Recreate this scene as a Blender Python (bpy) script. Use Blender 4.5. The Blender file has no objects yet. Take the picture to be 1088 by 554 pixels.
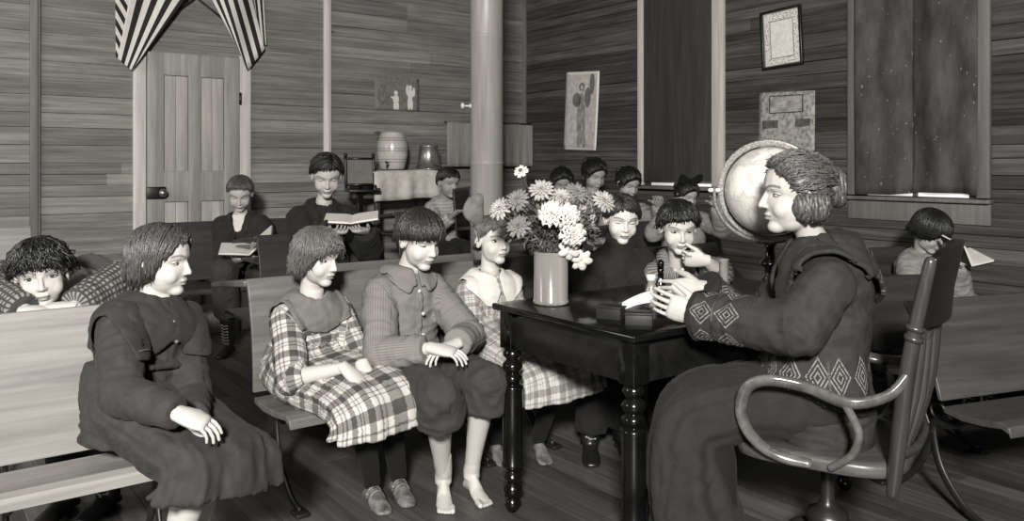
import bpy, bmesh, math, random
import numpy as np
from mathutils import Vector, Matrix, noise
V = Vector
PI = math.pi
random.seed(7)
SC = bpy.context.scene
COL = SC.collection
# photograph frame: 1088 x 554, focal length F px, horizon at HZ, eye height H metres
F, CX, HZ, H = 870.0, 544.0, 175.0, 1.25
UD = V((.8, .6, 0)); VD = V((-.6, .8, 0)); FD = -VD        # room axes: along the back wall, along the right wall
ZU = V((0, 0, 1))
def W(px, py, d): return V(((px - CX) * d / F, d, H - (py - HZ) * d / F))
def G(px, d, z): return V(((px - CX) * d / F, d, z))
A0 = V((-.743, 3.25, 0))
def R(u, v, z=0.0): return A0 + UD * u + VD * v + ZU * z    # room coordinates from the front bench row

# ------------------------------------------------------------------ mesh building
class MB:
    def __init__(s): s.v = []; s.f = []; s.m = []; s.t = []; s.tone = 0.5
    def add(s, vs, fs, mi=0):
        n = len(s.v); s.v += [V(p) for p in vs]; s.t += [s.tone] * len(vs)
        for f in fs: s.f.append([i + n for i in f]); s.m.append(mi)
    def grid(s, rings, close_u=True, caps=True, mi=0):
        n = len(rings[0]); vs = [p for r in rings for p in r]; fs = []
        for i in range(len(rings) - 1):
            for j in range(n if close_u else n - 1):
                k = (j + 1) % n
                fs.append([i * n + j, i * n + k, (i + 1) * n + k, (i + 1) * n + j])
        if caps and close_u:
            fs.append(list(range(n))[::-1]); fs.append([(len(rings) - 1) * n + j for j in range(n)])
        s.add(vs, fs, mi)
    def box(s, c, size, ax=None, bevel=0.0, mi=0):
        ax = ax or (V((1, 0, 0)), V((0, 1, 0)), ZU)
        c = V(c); hx, hy, hz = [k / 2 for k in size]
        if bevel <= 0:
            vs = [c + ax[0] * (hx * a) + ax[1] * (hy * b) + ax[2] * (hz * d) for a in (-1, 1) for b in (-1, 1) for d in (-1, 1)]
            s.add(vs, [[0, 1, 3, 2], [4, 6, 7, 5], [0, 4, 5, 1], [2, 3, 7, 6], [0, 2, 6, 4], [1, 5, 7, 3]], mi); return
        b = bmesh.new(); bmesh.ops.create_cube(b, size=1)
        for v in b.verts: v.co = V((v.co.x * size[0], v.co.y * size[1], v.co.z * size[2]))
        bmesh.ops.bevel(b, geom=list(b.edges), offset=min(bevel, min(size) * .45), segments=2, affect='EDGES', profile=.5)
        b.verts.ensure_lookup_table(); b.verts.index_update()
        s.add([c + ax[0] * v.co.x + ax[1] * v.co.y + ax[2] * v.co.z for v in b.verts], [[v.index for v in f.verts] for f in b.faces], mi); b.free()
    def lathe(s, prof, base, n=20, axis=None, flute=0, fl=0.0, frange=None, mi=0):
        z = (axis or ZU).normalized(); x = z.orthogonal().normalized(); y = z.cross(x); base = V(base)
        rings = []
        for r, h in prof:
            ring = []
            for k in range(n):
                a = 2 * PI * k / n; rr = max(r, .0004)
                if flute and frange[0] <= h <= frange[1]: rr *= 1 - fl * (.5 + .5 * math.cos(flute * a))
                ring.append(base + z * h + (x * math.cos(a) + y * math.sin(a)) * rr)
            rings.append(ring)
        s.grid(rings, mi=mi)
    def tube(s, pts, rad, n=10, flat=None, up=None, smooth=0, mi=0, round_caps=False):
        pts = [V(p) for p in pts]
        if not hasattr(rad, '__len__'): rad = [rad] * len(pts)
        rad = list(rad)
        if smooth: pts, rad = catmull(pts, rad, smooth)
        if round_caps:
            d0 = (pts[0] - pts[1]).normalized(); d1 = (pts[-1] - pts[-2]).normalized(); r0, r1 = rad[0], rad[-1]
            c = [(.35, .94), (.7, .71), (.93, .37), (.99, .12)]
            pts = [pts[0] + d0 * r0 * a for a, b in c[::-1]] + pts + [pts[-1] + d1 * r1 * a for a, b in c]
            rad = [r0 * b for a, b in c[::-1]] + rad + [r1 * b for a, b in c]
        rings = []; prev = None
        for i, p in enumerate(pts):
            t = (pts[min(i + 1, len(pts) - 1)] - pts[max(i - 1, 0)]).normalized()
            if prev is None:
                x = (up - t * up.dot(t)).normalized() if up else t.orthogonal().normalized()
            else:
                x = prev - t * prev.dot(t); x = x.normalized() if x.length > 1e-6 else t.orthogonal().normalized()
            prev = x; y = t.cross(x); fl = flat or (1, 1)
            rings.append([p + (x * math.cos(2 * PI * k / n) * fl[0] + y * math.sin(2 * PI * k / n) * fl[1]) * rad[i] for k in range(n)])
        s.grid(rings, mi=mi)
    def cap(s, p, q, r1, r2, n=14): s.tube([p, V(p).lerp(V(q), .5), q], [r1, (r1 + r2) / 2, r2], n, round_caps=True)
    def ell(s, c, r, M=None, nu=18, nv=12, mi=0):
        c = V(c); M = M or Matrix.Identity(3); rings = []
        for i in range(nv + 1):
            th = PI * (i if 0 < i < nv else (i + .02 if i == 0 else i - .02)) / nv
            rings.append([c + M @ V((r[0] * math.sin(th) * math.cos(2 * PI * k / nu), r[1] * math.sin(th) * math.sin(2 * PI * k / nu), r[2] * math.cos(th))) for k in range(nu)])
        s.grid(rings, mi=mi)
    def prism(s, poly, a, b, T, mi=0):
        """poly: (y,z) outline; extruded along x from a to b; T maps (x,y,z) to the world"""
        s.grid([[T(a, y, z) for y, z in poly], [T(b, y, z) for y, z in poly]], mi=mi)
    def raw(s, name='m'):
        me = bpy.data.meshes.new(name); me.from_pydata([tuple(p) for p in s.v], [], s.f); me.update(); return me
    def build(s, name, mat, parent=None, smooth=True, bevel=0, subd=0, auto=None):
        b = bmesh.new(); tl = b.verts.layers.float.new('tone'); vs = [b.verts.new(p) for p in s.v]; b.verts.index_update()
        for v, t in zip(vs, s.t): v[tl] = t
        for f, mi in zip(s.f, s.m):
            try: fc = b.faces.new([vs[i] for i in f]); fc.material_index = mi; fc.smooth = smooth
            except ValueError: pass
        bmesh.ops.recalc_face_normals(b, faces=list(b.faces))
        me = bpy.data.meshes.new(name); b.to_mesh(me); b.free()
        return link(name, me, mat, parent, bevel, subd, auto)

def link(name, me, mat, parent=None, bevel=0, subd=0, auto=None):
    for m in (mat if isinstance(mat, (list, tuple)) else [mat]): me.materials.append(m)
    o = bpy.data.objects.new(name, me); COL.objects.link(o)
    if parent is not None:
        bpy.context.view_layer.update()
        o.parent = parent; o.matrix_parent_inverse = world_of(parent).inverted()
    if bevel:
        m = o.modifiers.new('b', 'BEVEL'); m.width = bevel; m.segments = 2; m.limit_method = 'ANGLE'; m.angle_limit = math.radians(40)
    if subd:
        m = o.modifiers.new('s', 'SUBSURF'); m.levels = subd; m.render_levels = subd
    if auto is not None:
        sharp_by_angle(me, auto)
    return o
def reorient(o, xd):
    """give a part built in world axes local axes along xd, so that its grain follows it"""
    for c in [o] + list(o.children): pass
    Rz = Matrix.Rotation(math.atan2(xd.y, xd.x), 4, 'Z')
    if o.type == 'MESH': o.data.transform(Rz.inverted()); o.matrix_basis = Rz @ o.matrix_basis
    return o
def sharp_by_angle(me, deg):
    b = bmesh.new(); b.from_mesh(me)
    for e in b.edges:
        if len(e.link_faces) == 2 and e.calc_face_angle(0) > math.radians(deg): e.smooth = False
    b.to_mesh(me); b.free()
def world_of(o):
    m = o.matrix_basis.copy()
    if o.parent: m = world_of(o.parent) @ o.matrix_parent_inverse @ m
    return m
def catmull(pts, rad, k):
    P, Rr = [], []; n = len(pts)
    for i in range(n - 1):
        p0, p1, p2, p3 = pts[max(i - 1, 0)], pts[i], pts[i + 1], pts[min(i + 2, n - 1)]
        for j in range(k):
            t = j / k
            P.append(.5 * ((2 * p1) + (p2 - p0) * t + (2 * p0 - 5 * p1 + 4 * p2 - p3) * t * t + (3 * p1 - p0 - 3 * p2 + p3) * t ** 3))
            Rr.append(rad[i] * (1 - t) + rad[i + 1] * t)
    P.append(pts[-1].copy()); Rr.append(rad[-1]); return P, Rr

def thing(name, label, cat, loc, group=None, rz=0.0):
    o = bpy.data.objects.new(name, None); COL.objects.link(o); o.location = loc; o.rotation_euler = (0, 0, rz)
    o.empty_display_size = .1
    return tag(o, label, cat, group)
def tag(o, label=None, cat=None, group=None, kind=None):
    if label: o['label'] = label
    if cat: o['category'] = cat
    if group: o['group'] = group
    if kind: o['kind'] = kind
    return o
def struct(o): o['kind'] = 'structure'; return o

def remesh(mb, voxel, smooth=2, fac=.5):
    me = mb.raw() if isinstance(mb, MB) else mb
    b = bmesh.new(); b.from_mesh(me); bmesh.ops.recalc_face_normals(b, faces=list(b.faces)); b.to_mesh(me); b.free()
    o = bpy.data.objects.new('tmp', me); COL.objects.link(o)
    m = o.modifiers.new('r', 'REMESH'); m.mode = 'VOXEL'; m.voxel_size = voxel; m.adaptivity = 0
    if smooth:
        m = o.modifiers.new('s', 'SMOOTH'); m.iterations = smooth; m.factor = fac
    dg = bpy.context.evaluated_depsgraph_get(); dg.update()
    out = bpy.data.meshes.new_from_object(o.evaluated_get(dg))
    bpy.data.objects.remove(o); bpy.data.meshes.remove(me)
    return out
def co_of(me):
    a = np.empty(len(me.vertices) * 3); me.vertices.foreach_get('co', a); return a.reshape(-1, 3)
def no_of(me):
    a = np.empty(len(me.vertices) * 3); me.vertices.foreach_get('normal', a); return a.reshape(-1, 3)
def set_co(me, a): me.vertices.foreach_set('co', a.ravel()); me.update()
def set_smooth(me): me.polygons.foreach_set('use_smooth', [True] * len(me.polygons))
def join(meshes):
    vs, fs, n = [], [], 0
    for m in meshes:
        vs += [tuple(v.co) for v in m.vertices]; fs += [[i + n for i in p.vertices] for p in m.polygons]; n = len(vs)
    me = bpy.data.meshes.new('j'); me.from_pydata(vs, [], fs); me.update(); return me
def vec_attr(me, name, a):
    at = me.attributes.new(name, 'FLOAT_VECTOR', 'POINT'); at.data.foreach_set('vector', np.ascontiguousarray(a, dtype=np.float32).ravel())

# ------------------------------------------------------------------ materials
def lin(s): return s / 12.92 if s <= .04045 else ((s + .055) / 1.055) ** 2.4
def tone(g):
    return (lin(g), lin(g * .982), lin(g * .95), 1)
class N:
    def __init__(s, name, rough=.6, spec=.4):
        s.mat = bpy.data.materials.new(name); s.mat.use_nodes = True; s.t = s.mat.node_tree
        s.b = s.t.nodes['Principled BSDF']; s.b.inputs['Roughness'].default_value = rough
        s.b.inputs['Specular IOR Level'].default_value = spec
    def n(s, kind, **kw):
        nd = s.t.nodes.new(kind)
        for k, v in kw.items(): setattr(nd, k, v)
        return nd
    def ln(s, a, b): s.t.links.new(a, b)
    def put(s, sock, v):
        if hasattr(v, 'is_output'): s.ln(v, sock)
        else: sock.default_value = v
    def m(s, op, a, b=0.0, c=0.0, clamp=False):
        nd = s.n('ShaderNodeMath', operation=op, use_clamp=clamp)
        for i, v in enumerate((a, b, c)): s.put(nd.inputs[i], v)
        return nd.outputs[0]
    def ramp(s, f, stops):
        nd = s.n('ShaderNodeValToRGB'); e = nd.color_ramp.elements
        while len(e) < len(stops): e.new(.5)
        for k, (p, c) in zip(e, stops): k.position = p; k.color = c if hasattr(c, '__len__') else tone(c)
        s.ln(f, nd.inputs[0]); return nd.outputs[0]
    def mix(s, f, a, b, mode='MIX'):
        nd = s.n('ShaderNodeMix', data_type='RGBA', blend_type=mode)
        s.put(nd.inputs[0], f); s.put(nd.inputs[6], a); s.put(nd.inputs[7], b); return nd.outputs[2]
    def coord(s, kind='Object', scale=(1, 1, 1), attr=None):
        if attr: o = s.n('ShaderNodeAttribute', attribute_name=attr).outputs['Vector']
        else: o = s.n('ShaderNodeTexCoord').outputs[kind]
        mp = s.n('ShaderNodeMapping'); mp.inputs['Scale'].default_value = scale; s.ln(o, mp.inputs[0]); return mp.outputs[0]
    def noise(s, vec, scale=5, detail=4, rough=.55, dist=0):
        nd = s.n('ShaderNodeTexNoise'); nd.inputs['Scale'].default_value = scale; nd.inputs['Detail'].default_value = detail
        nd.inputs['Roughness'].default_value = rough; nd.inputs['Distortion'].default_value = dist; s.ln(vec, nd.inputs['Vector']); return nd.outputs['Fac']
    def fattr(s, name): return s.n('ShaderNodeAttribute', attribute_name=name).outputs['Fac']
    def color(s, c): s.put(s.b.inputs['Base Color'], c)
    def bump(s, h, k=.3, d=.01):
        nd = s.n('ShaderNodeBump'); nd.inputs['Strength'].default_value = k; nd.inputs['Distance'].default_value = d
        s.ln(h, nd.inputs['Height']); s.ln(nd.outputs[0], s.b.inputs['Normal'])

_mc = {}
def cached(fn):
    def w(*a, **k):
        key = (fn.__name__, a, tuple(sorted(k.items())))
        if key not in _mc: _mc[key] = fn(*a, **k)
        return _mc[key]
    return w
@cached
def m_wood(name, lo, hi, axis='x', rough=.55, spec=.35, freq=26, tonevar=0.0, bump=.15, knots=False):
    """grain runs along the chosen object axis"""
    n = N(name, rough, spec); sc = {'x': (1.1, freq, freq), 'y': (freq, 1.1, freq), 'z': (freq, freq, 1.1)}[axis]
    c = n.coord('Object', sc); f1 = n.noise(c, 1.0, 5, .6, .6)
    c2 = n.coord('Object', tuple(k * 3.3 for k in sc)); f2 = n.noise(c2, 1.0, 2, .5)
    f = n.m('MULTIPLY_ADD', f2, .35, n.m('MULTIPLY', f1, .75))
    f = n.m('SUBTRACT', f, .06)
    if tonevar: f = n.m('ADD', f, n.m('MULTIPLY', n.m('SUBTRACT', n.fattr('tone'), .5), tonevar))
    col = n.ramp(f, [(.22, lo), (.5, (lo + hi) / 2), (.78, hi)])
    if knots:
        vo = n.n('ShaderNodeTexVoronoi'); vo.inputs['Scale'].default_value = 1.0; n.ln(n.coord('Object', (2.1, .1, 5.5)), vo.inputs['Vector'])
        col = n.mix(n.ramp(vo.outputs['Distance'], [(.055, (.75, .75, .75, 1)), (.11, (0, 0, 0, 1))]), col, tone(lo * .55))
        mo = n.noise(n.coord('Object', (3, 3, 9)), 1.0, 4, .6); col = n.mix(n.m('MULTIPLY', n.m('SUBTRACT', mo, .45, 0, True), .9), col, tone(lo * .8))
    n.color(col); n.bump(f, bump, .004); return n.mat
@cached
def m_plain(name, g, rough=.6, spec=.4, var=.12, scale=14, metal=0.0, bump=0.0):
    n = N(name, rough, spec); f = n.noise(n.coord('Object'), scale, 4, .6)
    n.color(n.ramp(f, [(.3, max(0, g * (1 - var))), (.7, min(1, g * (1 + var)))])); n.b.inputs['Metallic'].default_value = metal
    if bump: n.bump(f, bump, .004)
    return n.mat
@cached
def m_cloth(name, g, var=.1, weave=900, rough=.9):
    n = N(name, rough, .15); f = n.noise(n.coord('Object'), 22, 5, .65); w = n.noise(n.coord('Object'), weave * .45, 1)
    n.color(n.mix(n.m('MULTIPLY', w, .35), n.ramp(f, [(.25, g * (1 - var)), (.75, min(1, g * (1 + var)))]), tone(g * .55), 'MIX'))
    n.bump(w, .25, .002); n.b.inputs['Sheen Weight'].default_value = .02; n.b.inputs['Sheen Roughness'].default_value = .5; return n.mat
def band(n, x, period, lo, hi, phase=0.0):
    t = n.m('FRACT', n.m('ADD', n.m('DIVIDE', x, period), phase + 100.0))
    return n.m('MULTIPLY', n.m('GREATER_THAN', t, lo), n.m('LESS_THAN', t, hi))
def cuv(n):
    sp = n.n('ShaderNodeSeparateXYZ'); n.ln(n.n('ShaderNodeAttribute', attribute_name='cuv').outputs['Vector'], sp.inputs[0]); return sp.outputs[0], sp.outputs[1]
@cached
def m_plaid(name, light, mid, dark, period):
    n = N(name, .88, .15); u, v = cuv(n)
    def ax(x): return n.m('ADD', n.m('MULTIPLY', band(n, x, period, .08, .42), .62), n.m('MULTIPLY', n.m('ADD', band(n, x, period, .62, .68), band(n, x, period, .80, .86)), .5))
    a = n.m('MULTIPLY', n.m('ADD', ax(u), ax(v)), .62, clamp=True)
    f = n.noise(n.coord('Object'), 30, 4); c = n.ramp(a, [(0, light), (.42, mid), (.85, dark)])
    n.color(n.mix(n.m('MULTIPLY', f, .35), c, tone(mid * .8))); n.bump(n.noise(n.coord('Object'), 420, 1), .2, .002); return n.mat
@cached
def m_stripe(name, a, b, period, duty=.4, axis=0, second=False):
    n = N(name, .88, .15); u = cuv(n); s = band(n, u[axis], period, 0, duty)
    if second: s = n.m('MAXIMUM', s, band(n, u[1 - axis], period, 0, duty))
    f = n.noise(n.coord('Object'), 26, 4)
    n.color(n.mix(n.m('MULTIPLY', f, .3), n.mix(s, tone(a), tone(b)), tone(b))); n.bump(n.noise(n.coord('Object'), 420, 1), .2, .002); return n.mat
@cached
def m_hair(name, g, g2):
    n = N(name, .42, .5); f = n.noise(n.coord('Object', (1, 1, .35)), 150, 3, .6)
    n.color(n.ramp(f, [(.3, g), (.75, g2)])); n.bump(f, .5, .006); return n.mat
@cached
def m_skin():
    n = N('skin', .55, .3); c = n.n('ShaderNodeAttribute', attribute_name='Col').outputs['Color']
    f = n.noise(n.coord('Object'), 60, 3); n.color(n.mix(n.m('MULTIPLY', f, .12), c, tone(.5)))
    n.b.inputs['Subsurface Weight'].default_value = 0; return n.mat
# ------------------------------------------------------------------ people
def ik(a, t, l1, l2, pole):
    d = t - a; L = d.length
    if L > .985 * (l1 + l2): k = L / (.985 * (l1 + l2)); l1 *= k; l2 *= k
    L = max(L, abs(l1 - l2) * 1.05 + .01); dn = d.normalized()
    x = (l1 * l1 - l2 * l2 + L * L) / (2 * L); hh = math.sqrt(max(0, l1 * l1 - x * x))
    pn = pole - dn * pole.dot(dn); pn.normalize()
    return a + dn * x + pn * hh
def basis(df, roll=0.0):
    fy = V(df).normalized(); ex = fy.cross(ZU).normalized(); ez = ex.cross(fy)
    if roll:
        q = Matrix.Rotation(roll, 3, fy); ex = q @ ex; ez = q @ ez
    return Matrix((ex, fy, ez)).transposed()

class Skel: pass
def skel(S, pel, neck, head, h, hf, f, roll=0.0, wR=None, wL=None, eR=None, eL=None, poleR=None, poleL=None, hR=None, hL=None, pR=None, pL=None,
         kR=None, kL=None, aR=None, aL=None, tR=None, tL=None, shw=None):
    k = Skel(); k.S = S; k.s = s = S / 1.35; k.pel = pel; k.neck = neck; k.head = head; k.h = h; k.HM = basis(hf, roll)
    k.f = V((f[0], f[1], 0)).normalized(); k.r = V((k.f.y, -k.f.x, 0)); k.up = (neck - pel).normalized()
    k.r = (k.r - k.up * k.r.dot(k.up)).normalized(); k.fw = k.up.cross(k.r).normalized()
    w = shw or .112 * s
    k.shR = neck + k.r * w - k.up * .072 * s; k.shL = neck - k.r * w - k.up * .072 * s
    k.wR = wR if wR else k.pel + k.r * .1 + k.f * .2; k.wL = wL if wL else k.pel - k.r * .1 + k.f * .2
    k.eR = eR or ik(k.shR, k.wR, .185 * S, .155 * S, V(poleR) if poleR else k.r * .6 - ZU - k.f * .5)
    k.eL = eL or ik(k.shL, k.wL, .185 * S, .155 * S, V(poleL) if poleL else -k.r * .6 - ZU - k.f * .5)
    k.hR = V(hR).normalized() if hR else (k.wR - k.eR).normalized(); k.hL = V(hL).normalized() if hL else (k.wL - k.eL).normalized()
    k.pR = V(pR) if pR else V((0, 0, -1)); k.pL = V(pL) if pL else V((0, 0, -1))
    k.hipR = pel + k.r * .062 * s - ZU * .01; k.hipL = pel - k.r * .062 * s - ZU * .01
    k.kR = kR or k.hipR + k.f * .235 * S; k.kL = kL or k.hipL + k.f * .235 * S
    k.aR = aR or V((k.kR.x, k.kR.y, .07)); k.aL = aL or V((k.kL.x, k.kL.y, .07))
    k.tR = V(tR) if tR else k.f; k.tL = V(tL) if tL else k.f
    return k
def torso_rings(k, g=0.0, hem=0.0, n=28, flare=0.0):
    s = k.s; L = (k.neck - k.pel).length; rings = []
    T = [(-.10 * s - hem, .128 + flare, .10 + flare * .8), (-.02, .132 + flare * .5, .105 + flare * .5), (.3 * L, .112, .088), (.55 * L, .122, .09), (.76 * L, .128, .09), (.88 * L, .112, .076), (.96 * L, .075, .058), (1.03 * L, .048, .046)]
    for z, a, b in T:
        c = k.pel + k.up * z - k.fw * (.012 * s if z < .5 * L else .02 * s)
        a = a * s + g; b = b * s + g
        ring = []
        for i in range(n):
            t = 2 * PI * i / n; ca, sa = math.cos(t), math.sin(t); e = .85
            ring.append(c + k.r * (a * math.copysign(abs(ca) ** e, ca)) + k.fw * (b * math.copysign(abs(sa) ** e, sa)))
        rings.append(ring)
    return rings
def hand_mb(w, d, n, size, side, curl=(.35, .5, .4), spread=.35, thumb_out=.6):
    """palm and five fingers from wrist w along d, palm facing n"""
    mb = MB(); d = d.normalized(); n = (n - d * n.dot(d)).normalized(); t = d.cross(n) if side == 'R' else n.cross(d)
    hl = size; pl = hl * .52; rings = []
    for x, wd, th in ((-.14, .17, .13), (0, .19, .13), (.18, .225, .135), (.38, .245, .12), (.52, .225, .095), (.57, .16, .06)):
        c = w + d * (x * hl); rings.append([c + t * (math.cos(2 * PI * i / 16) * wd * hl) + n * (math.sin(2 * PI * i / 16) * th * hl) for i in range(16)])
    mb.grid(rings)
    for j, (off, ln, rr) in enumerate(((.175, .41, .044), (.058, .47, .046), (-.058, .44, .044), (-.17, .34, .039))):
        p = w + d * (pl * .93) + t * (off * hl); a = 0; dd = (d + t * (off * .75 * spread)).normalized()
        for q, (fr, rk) in enumerate(((.42, 1), (.33, .92), (.25, .8))):
            a += curl[q] * (1 + .12 * (j - 1.2)); nx = dd * math.cos(a) + n * math.sin(a); e = p + nx * (ln * fr * hl)
            mb.cap(p, e, rr * rk * hl, rr * rk * .9 * hl, 8); p = e
    p = w + d * (.10 * hl) + t * (.15 * hl); a = (d * .75 + t * thumb_out + n * .25).normalized(); e = p + a * (.24 * hl); mb.cap(p, e, .085 * hl, .065 * hl, 8)
    a2 = (d * .9 + t * thumb_out * .5 + n * .35).normalized(); e2 = e + a2 * (.18 * hl); mb.cap(e, e2, .062 * hl, .055 * hl, 8); mb.cap(e2, e2 + (a2 + n * .3).normalized() * (.13 * hl), .055 * hl, .043 * hl, 8)
    return mb
def foot_mb(a, td, size, bare=True, g=0.0):
    """ankle a, toe direction td, foot length size"""
    mb = MB(); d = V((td.x, td.y, 0)).normalized(); t = V((d.y, -d.x, 0)); z0 = 0.0; fl = size; rings = []
    for x, wd, ht, lift in ((-.27, .05, .06, .03), (-.24, .13, .16, .0), (-.12, .16, .27, 0), (.0, .155, .33, 0), (.15, .16, .29, 0), (.32, .19, .20, 0), (.48, .205, .135, 0), (.6, .19, .10, 0), (.66 if bare else .70, .15, .075, .0), (.68 if bare else .745, .07 if not bare else .13, .05, .01)):
        c = V((a.x, a.y, z0)) + d * (x * fl); ring = []
        if bare and x < .2: ht *= 1.38 if x > -.2 else 1.2
        for i in range(20):
            q = 2 * PI * i / 20; cy = math.cos(q); sz = math.sin(q)
            zz = lift * fl + (ht * fl) * (.5 + .5 * sz) ** (.75 if sz < 0 else 1.0); sh = .5 + .5 * sz
            ring.append(c + t * (cy * (wd * fl + g) * (1 - (.5 if bare else .35) * sh)) + ZU * (zz * 1.0 + (g if sz > 0 else 0)))
        rings.append(ring)
    mb.grid(rings)
    if bare:
        for off, ln, rr in ((.135, .15, .058), (.06, .14, .04), (-.005, .125, .038), (-.065, .10, .036), (-.12, .075, .034)):
            sgn = 1
            p = V((a.x, a.y, rr * fl)) + d * (.62 * fl) + t * (off * fl * sgn); mb.cap(p + ZU * .012 * fl, p + d * (ln * fl) - ZU * .006 * fl, rr * fl, rr * .92 * fl, 8)
    return mb

def head_mesh(k, vox, thin=1.0, adult=0.0):
    mb = MB(); E = mb.ell; vx = vox / k.h
    E((0, -.06, .13), (.36, .43, .37)); E((0, .08, -.13), (.295 * thin, .285, .35)); E((0, .235, -.405), (.125 * thin, .125, .09 + .01 * adult)); E((0, .06, -.31 - .02 * adult), (.235 * thin, .22, .165))
    for s in (-1, 1): E((s * .15, .185, -.17), (.135 * thin, .14, .15))
    E((0, .275, -.265), (.115, .095, .075))
    nb = k.HM.transposed() @ (k.neck - k.head) / k.h
    mb.tube([(0, -.08, .0), (0, -.10, -.30), V((0, -.13, -.42)).lerp(nb, .4), nb + V((0, 0, -.05))], [.22, .185, .18, .23], 18)
    me = remesh(mb, vx, 10, .5); c = co_of(me)
    def disp(c, amt, cx, cz, sx, sz): c[:, 1] += amt * np.exp(-((c[:, 0] - cx) / sx) ** 2 - ((c[:, 2] - cz) / sz) ** 2) * np.clip((c[:, 1] - .1) / .1, 0, 1)
    for s in (-1, 1): disp(c, -.050, s * .148, .008, .085, .052); disp(c, .012 + .006 * adult, s * .13, .095, .10, .035); disp(c, -.006, s * .13, -.27, .045, .06)
    disp(c, -.012, 0, -.35, .09, .025)
    set_co(me, c)
    mb = MB(); E = mb.ell; na = .012 * adult
    mb.tube([(0, .325, .05), (0, .372 + na, -.045), (0, .412 + na, -.125)], [.030, .033, .041], 12, round_caps=True)
    for s in (-1, 1):
        E((s * .042, .378, -.142), (.030, .036, .027))
        M = Matrix.Rotation(s * .4, 3, 'Z') @ Matrix.Rotation(-.15, 3, 'X')
        E((s * .352, -.05, -.045), (.026, .075, .125), M)
        mb.tube([V((s * .352, -.05, -.045)) + M @ V((s * .022, .066 * math.cos(q), .118 * math.sin(q))) for q in [-.4 + i * .33 for i in range(12)]], .02, 8, round_caps=True)
    E((0, .358, -.243), (.088, .034, .020)); E((0, .353, -.293), (.072, .036, .024))
    hd = mb.raw(); j = join([me, hd]); return remesh(j, vx, 3, .45)
def paint_skin(me, k, base, lip, brow, part):
    c = (co_of(me) - np.array(k.head)) @ np.array(k.HM) / k.h; x, y, z = c[:, 0], c[:, 1], c[:, 2]
    b = np.full(len(c), base)
    front = (y > .15) & (np.abs(x) < .4) & (z < .4) & (z > -.5)
    def sm(d, w): return np.clip(1 - d / w, 0, 1)
    ax = np.abs(x)
    l = sm(np.maximum(np.abs(z + .272) - .026 + ax * .20, 0), .02) * (ax < .09) * front; b = b * (1 - l) + lip * l
    ln = sm(np.abs(z + .271 + ax * .06), .016) * (ax < .09) * front * (y > .3); b = b * (1 - .42 * ln)
    zb = .085 + .04 * np.sin(np.clip((ax - .05) / .2, 0, 1) * PI * .85); w = sm(np.maximum(np.abs(z - zb) - .004, 0), .018) * (ax > .06) * (ax < .26) * front; b = b * (1 - w) + brow * w
    ns = np.exp(-((ax - .032) / .018) ** 2 - ((z + .168) / .012) ** 2) * (y > .36); b = b * (1 - .5 * ns)
    arr = np.ones((len(c), 4), dtype=np.float32); lb = np.where(b <= .04045, b / 12.92, ((b + .055) / 1.055) ** 2.4)
    def L2(q): q = np.clip(q, 0, 1); return np.where(q <= .04045, q / 12.92, ((q + .055) / 1.055) ** 2.4)
    arr[:, 0] = L2(b); arr[:, 1] = L2(b * .982); arr[:, 2] = L2(b * .95)
    at = me.attributes.new('Col', 'FLOAT_COLOR', 'POINT'); at.data.foreach_set('color', arr.ravel())

M_EYE = None
def eyes(k, body, base, lid, gaze, squint=1.0):
    """lid: height of the upper lid edge, in eye half-heights (1 open, -1 shut); gaze (x,z) iris offset"""
    mats = eye_mats(base)
    for s in (-1, 1):
        mb = MB(); c = V((s * .148, .232, .008)); r = (.072, .064, .040 * squint); nu, nv = 22, 20; rings = []
        zl = lid * .030
        def P(th, a): return V((r[0] * math.sin(th) * math.cos(a), r[1] * math.cos(th), r[2] * math.sin(th) * math.sin(a)))
        for i in range(nv + 1):
            th = PI * .62 * max(i, .03) / nv; ring = []
            for j in range(nu):
                p = P(th, 2 * PI * j / nu); g = 1.0
                ring.append(p)
            rings.append(ring)
        vs = [p for rr in rings for p in rr]; world = [k.head + k.HM @ (c + p) * k.h for p in vs]; mb.add(world, [])
        for i in range(nv):
            for j in range(nu):
                q = [i * nu + j, i * nu + (j + 1) % nu, (i + 1) * nu + (j + 1) % nu, (i + 1) * nu + j]
                m = sum((vs[t] for t in q), V()) / 4; d = math.hypot(m.x - gaze[0] * .03, m.z - gaze[1] * .02)
                zlid = zl - (m.x / .07) ** 2 * .016 * (1 if lid > 0 else .4); zlow = -.026 + (m.x / .07) ** 2 * .016
                if m.z > zlid + .010: mi = 3
                elif m.z > zlid - .003: mi = 2
                elif m.z < zlow: mi = 3
                elif d < .013: mi = 2
                elif d < .030: mi = 1
                else: mi = 0
                mb.f.append(q); mb.m.append(mi)
        mb.f.append(list(range(nu))); mb.m.append(3 if lid < 0 else (2 if abs(gaze[0]) + abs(gaze[1]) < .4 else 0))
        e = mb.build('eye', mats, body)
_em = {}
def eye_mats(base):
    if base not in _em:
        nl = N('eyelid', .55, .3); nl.color(tone(base * .93))
        _em[base] = [m_plain('eye_white', .72, .25, .5, .03), m_plain('iris', .22, .2, .5, .1), m_plain('lash', .07, .5, .3, .1), nl.mat]
    return _em[base]

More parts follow.
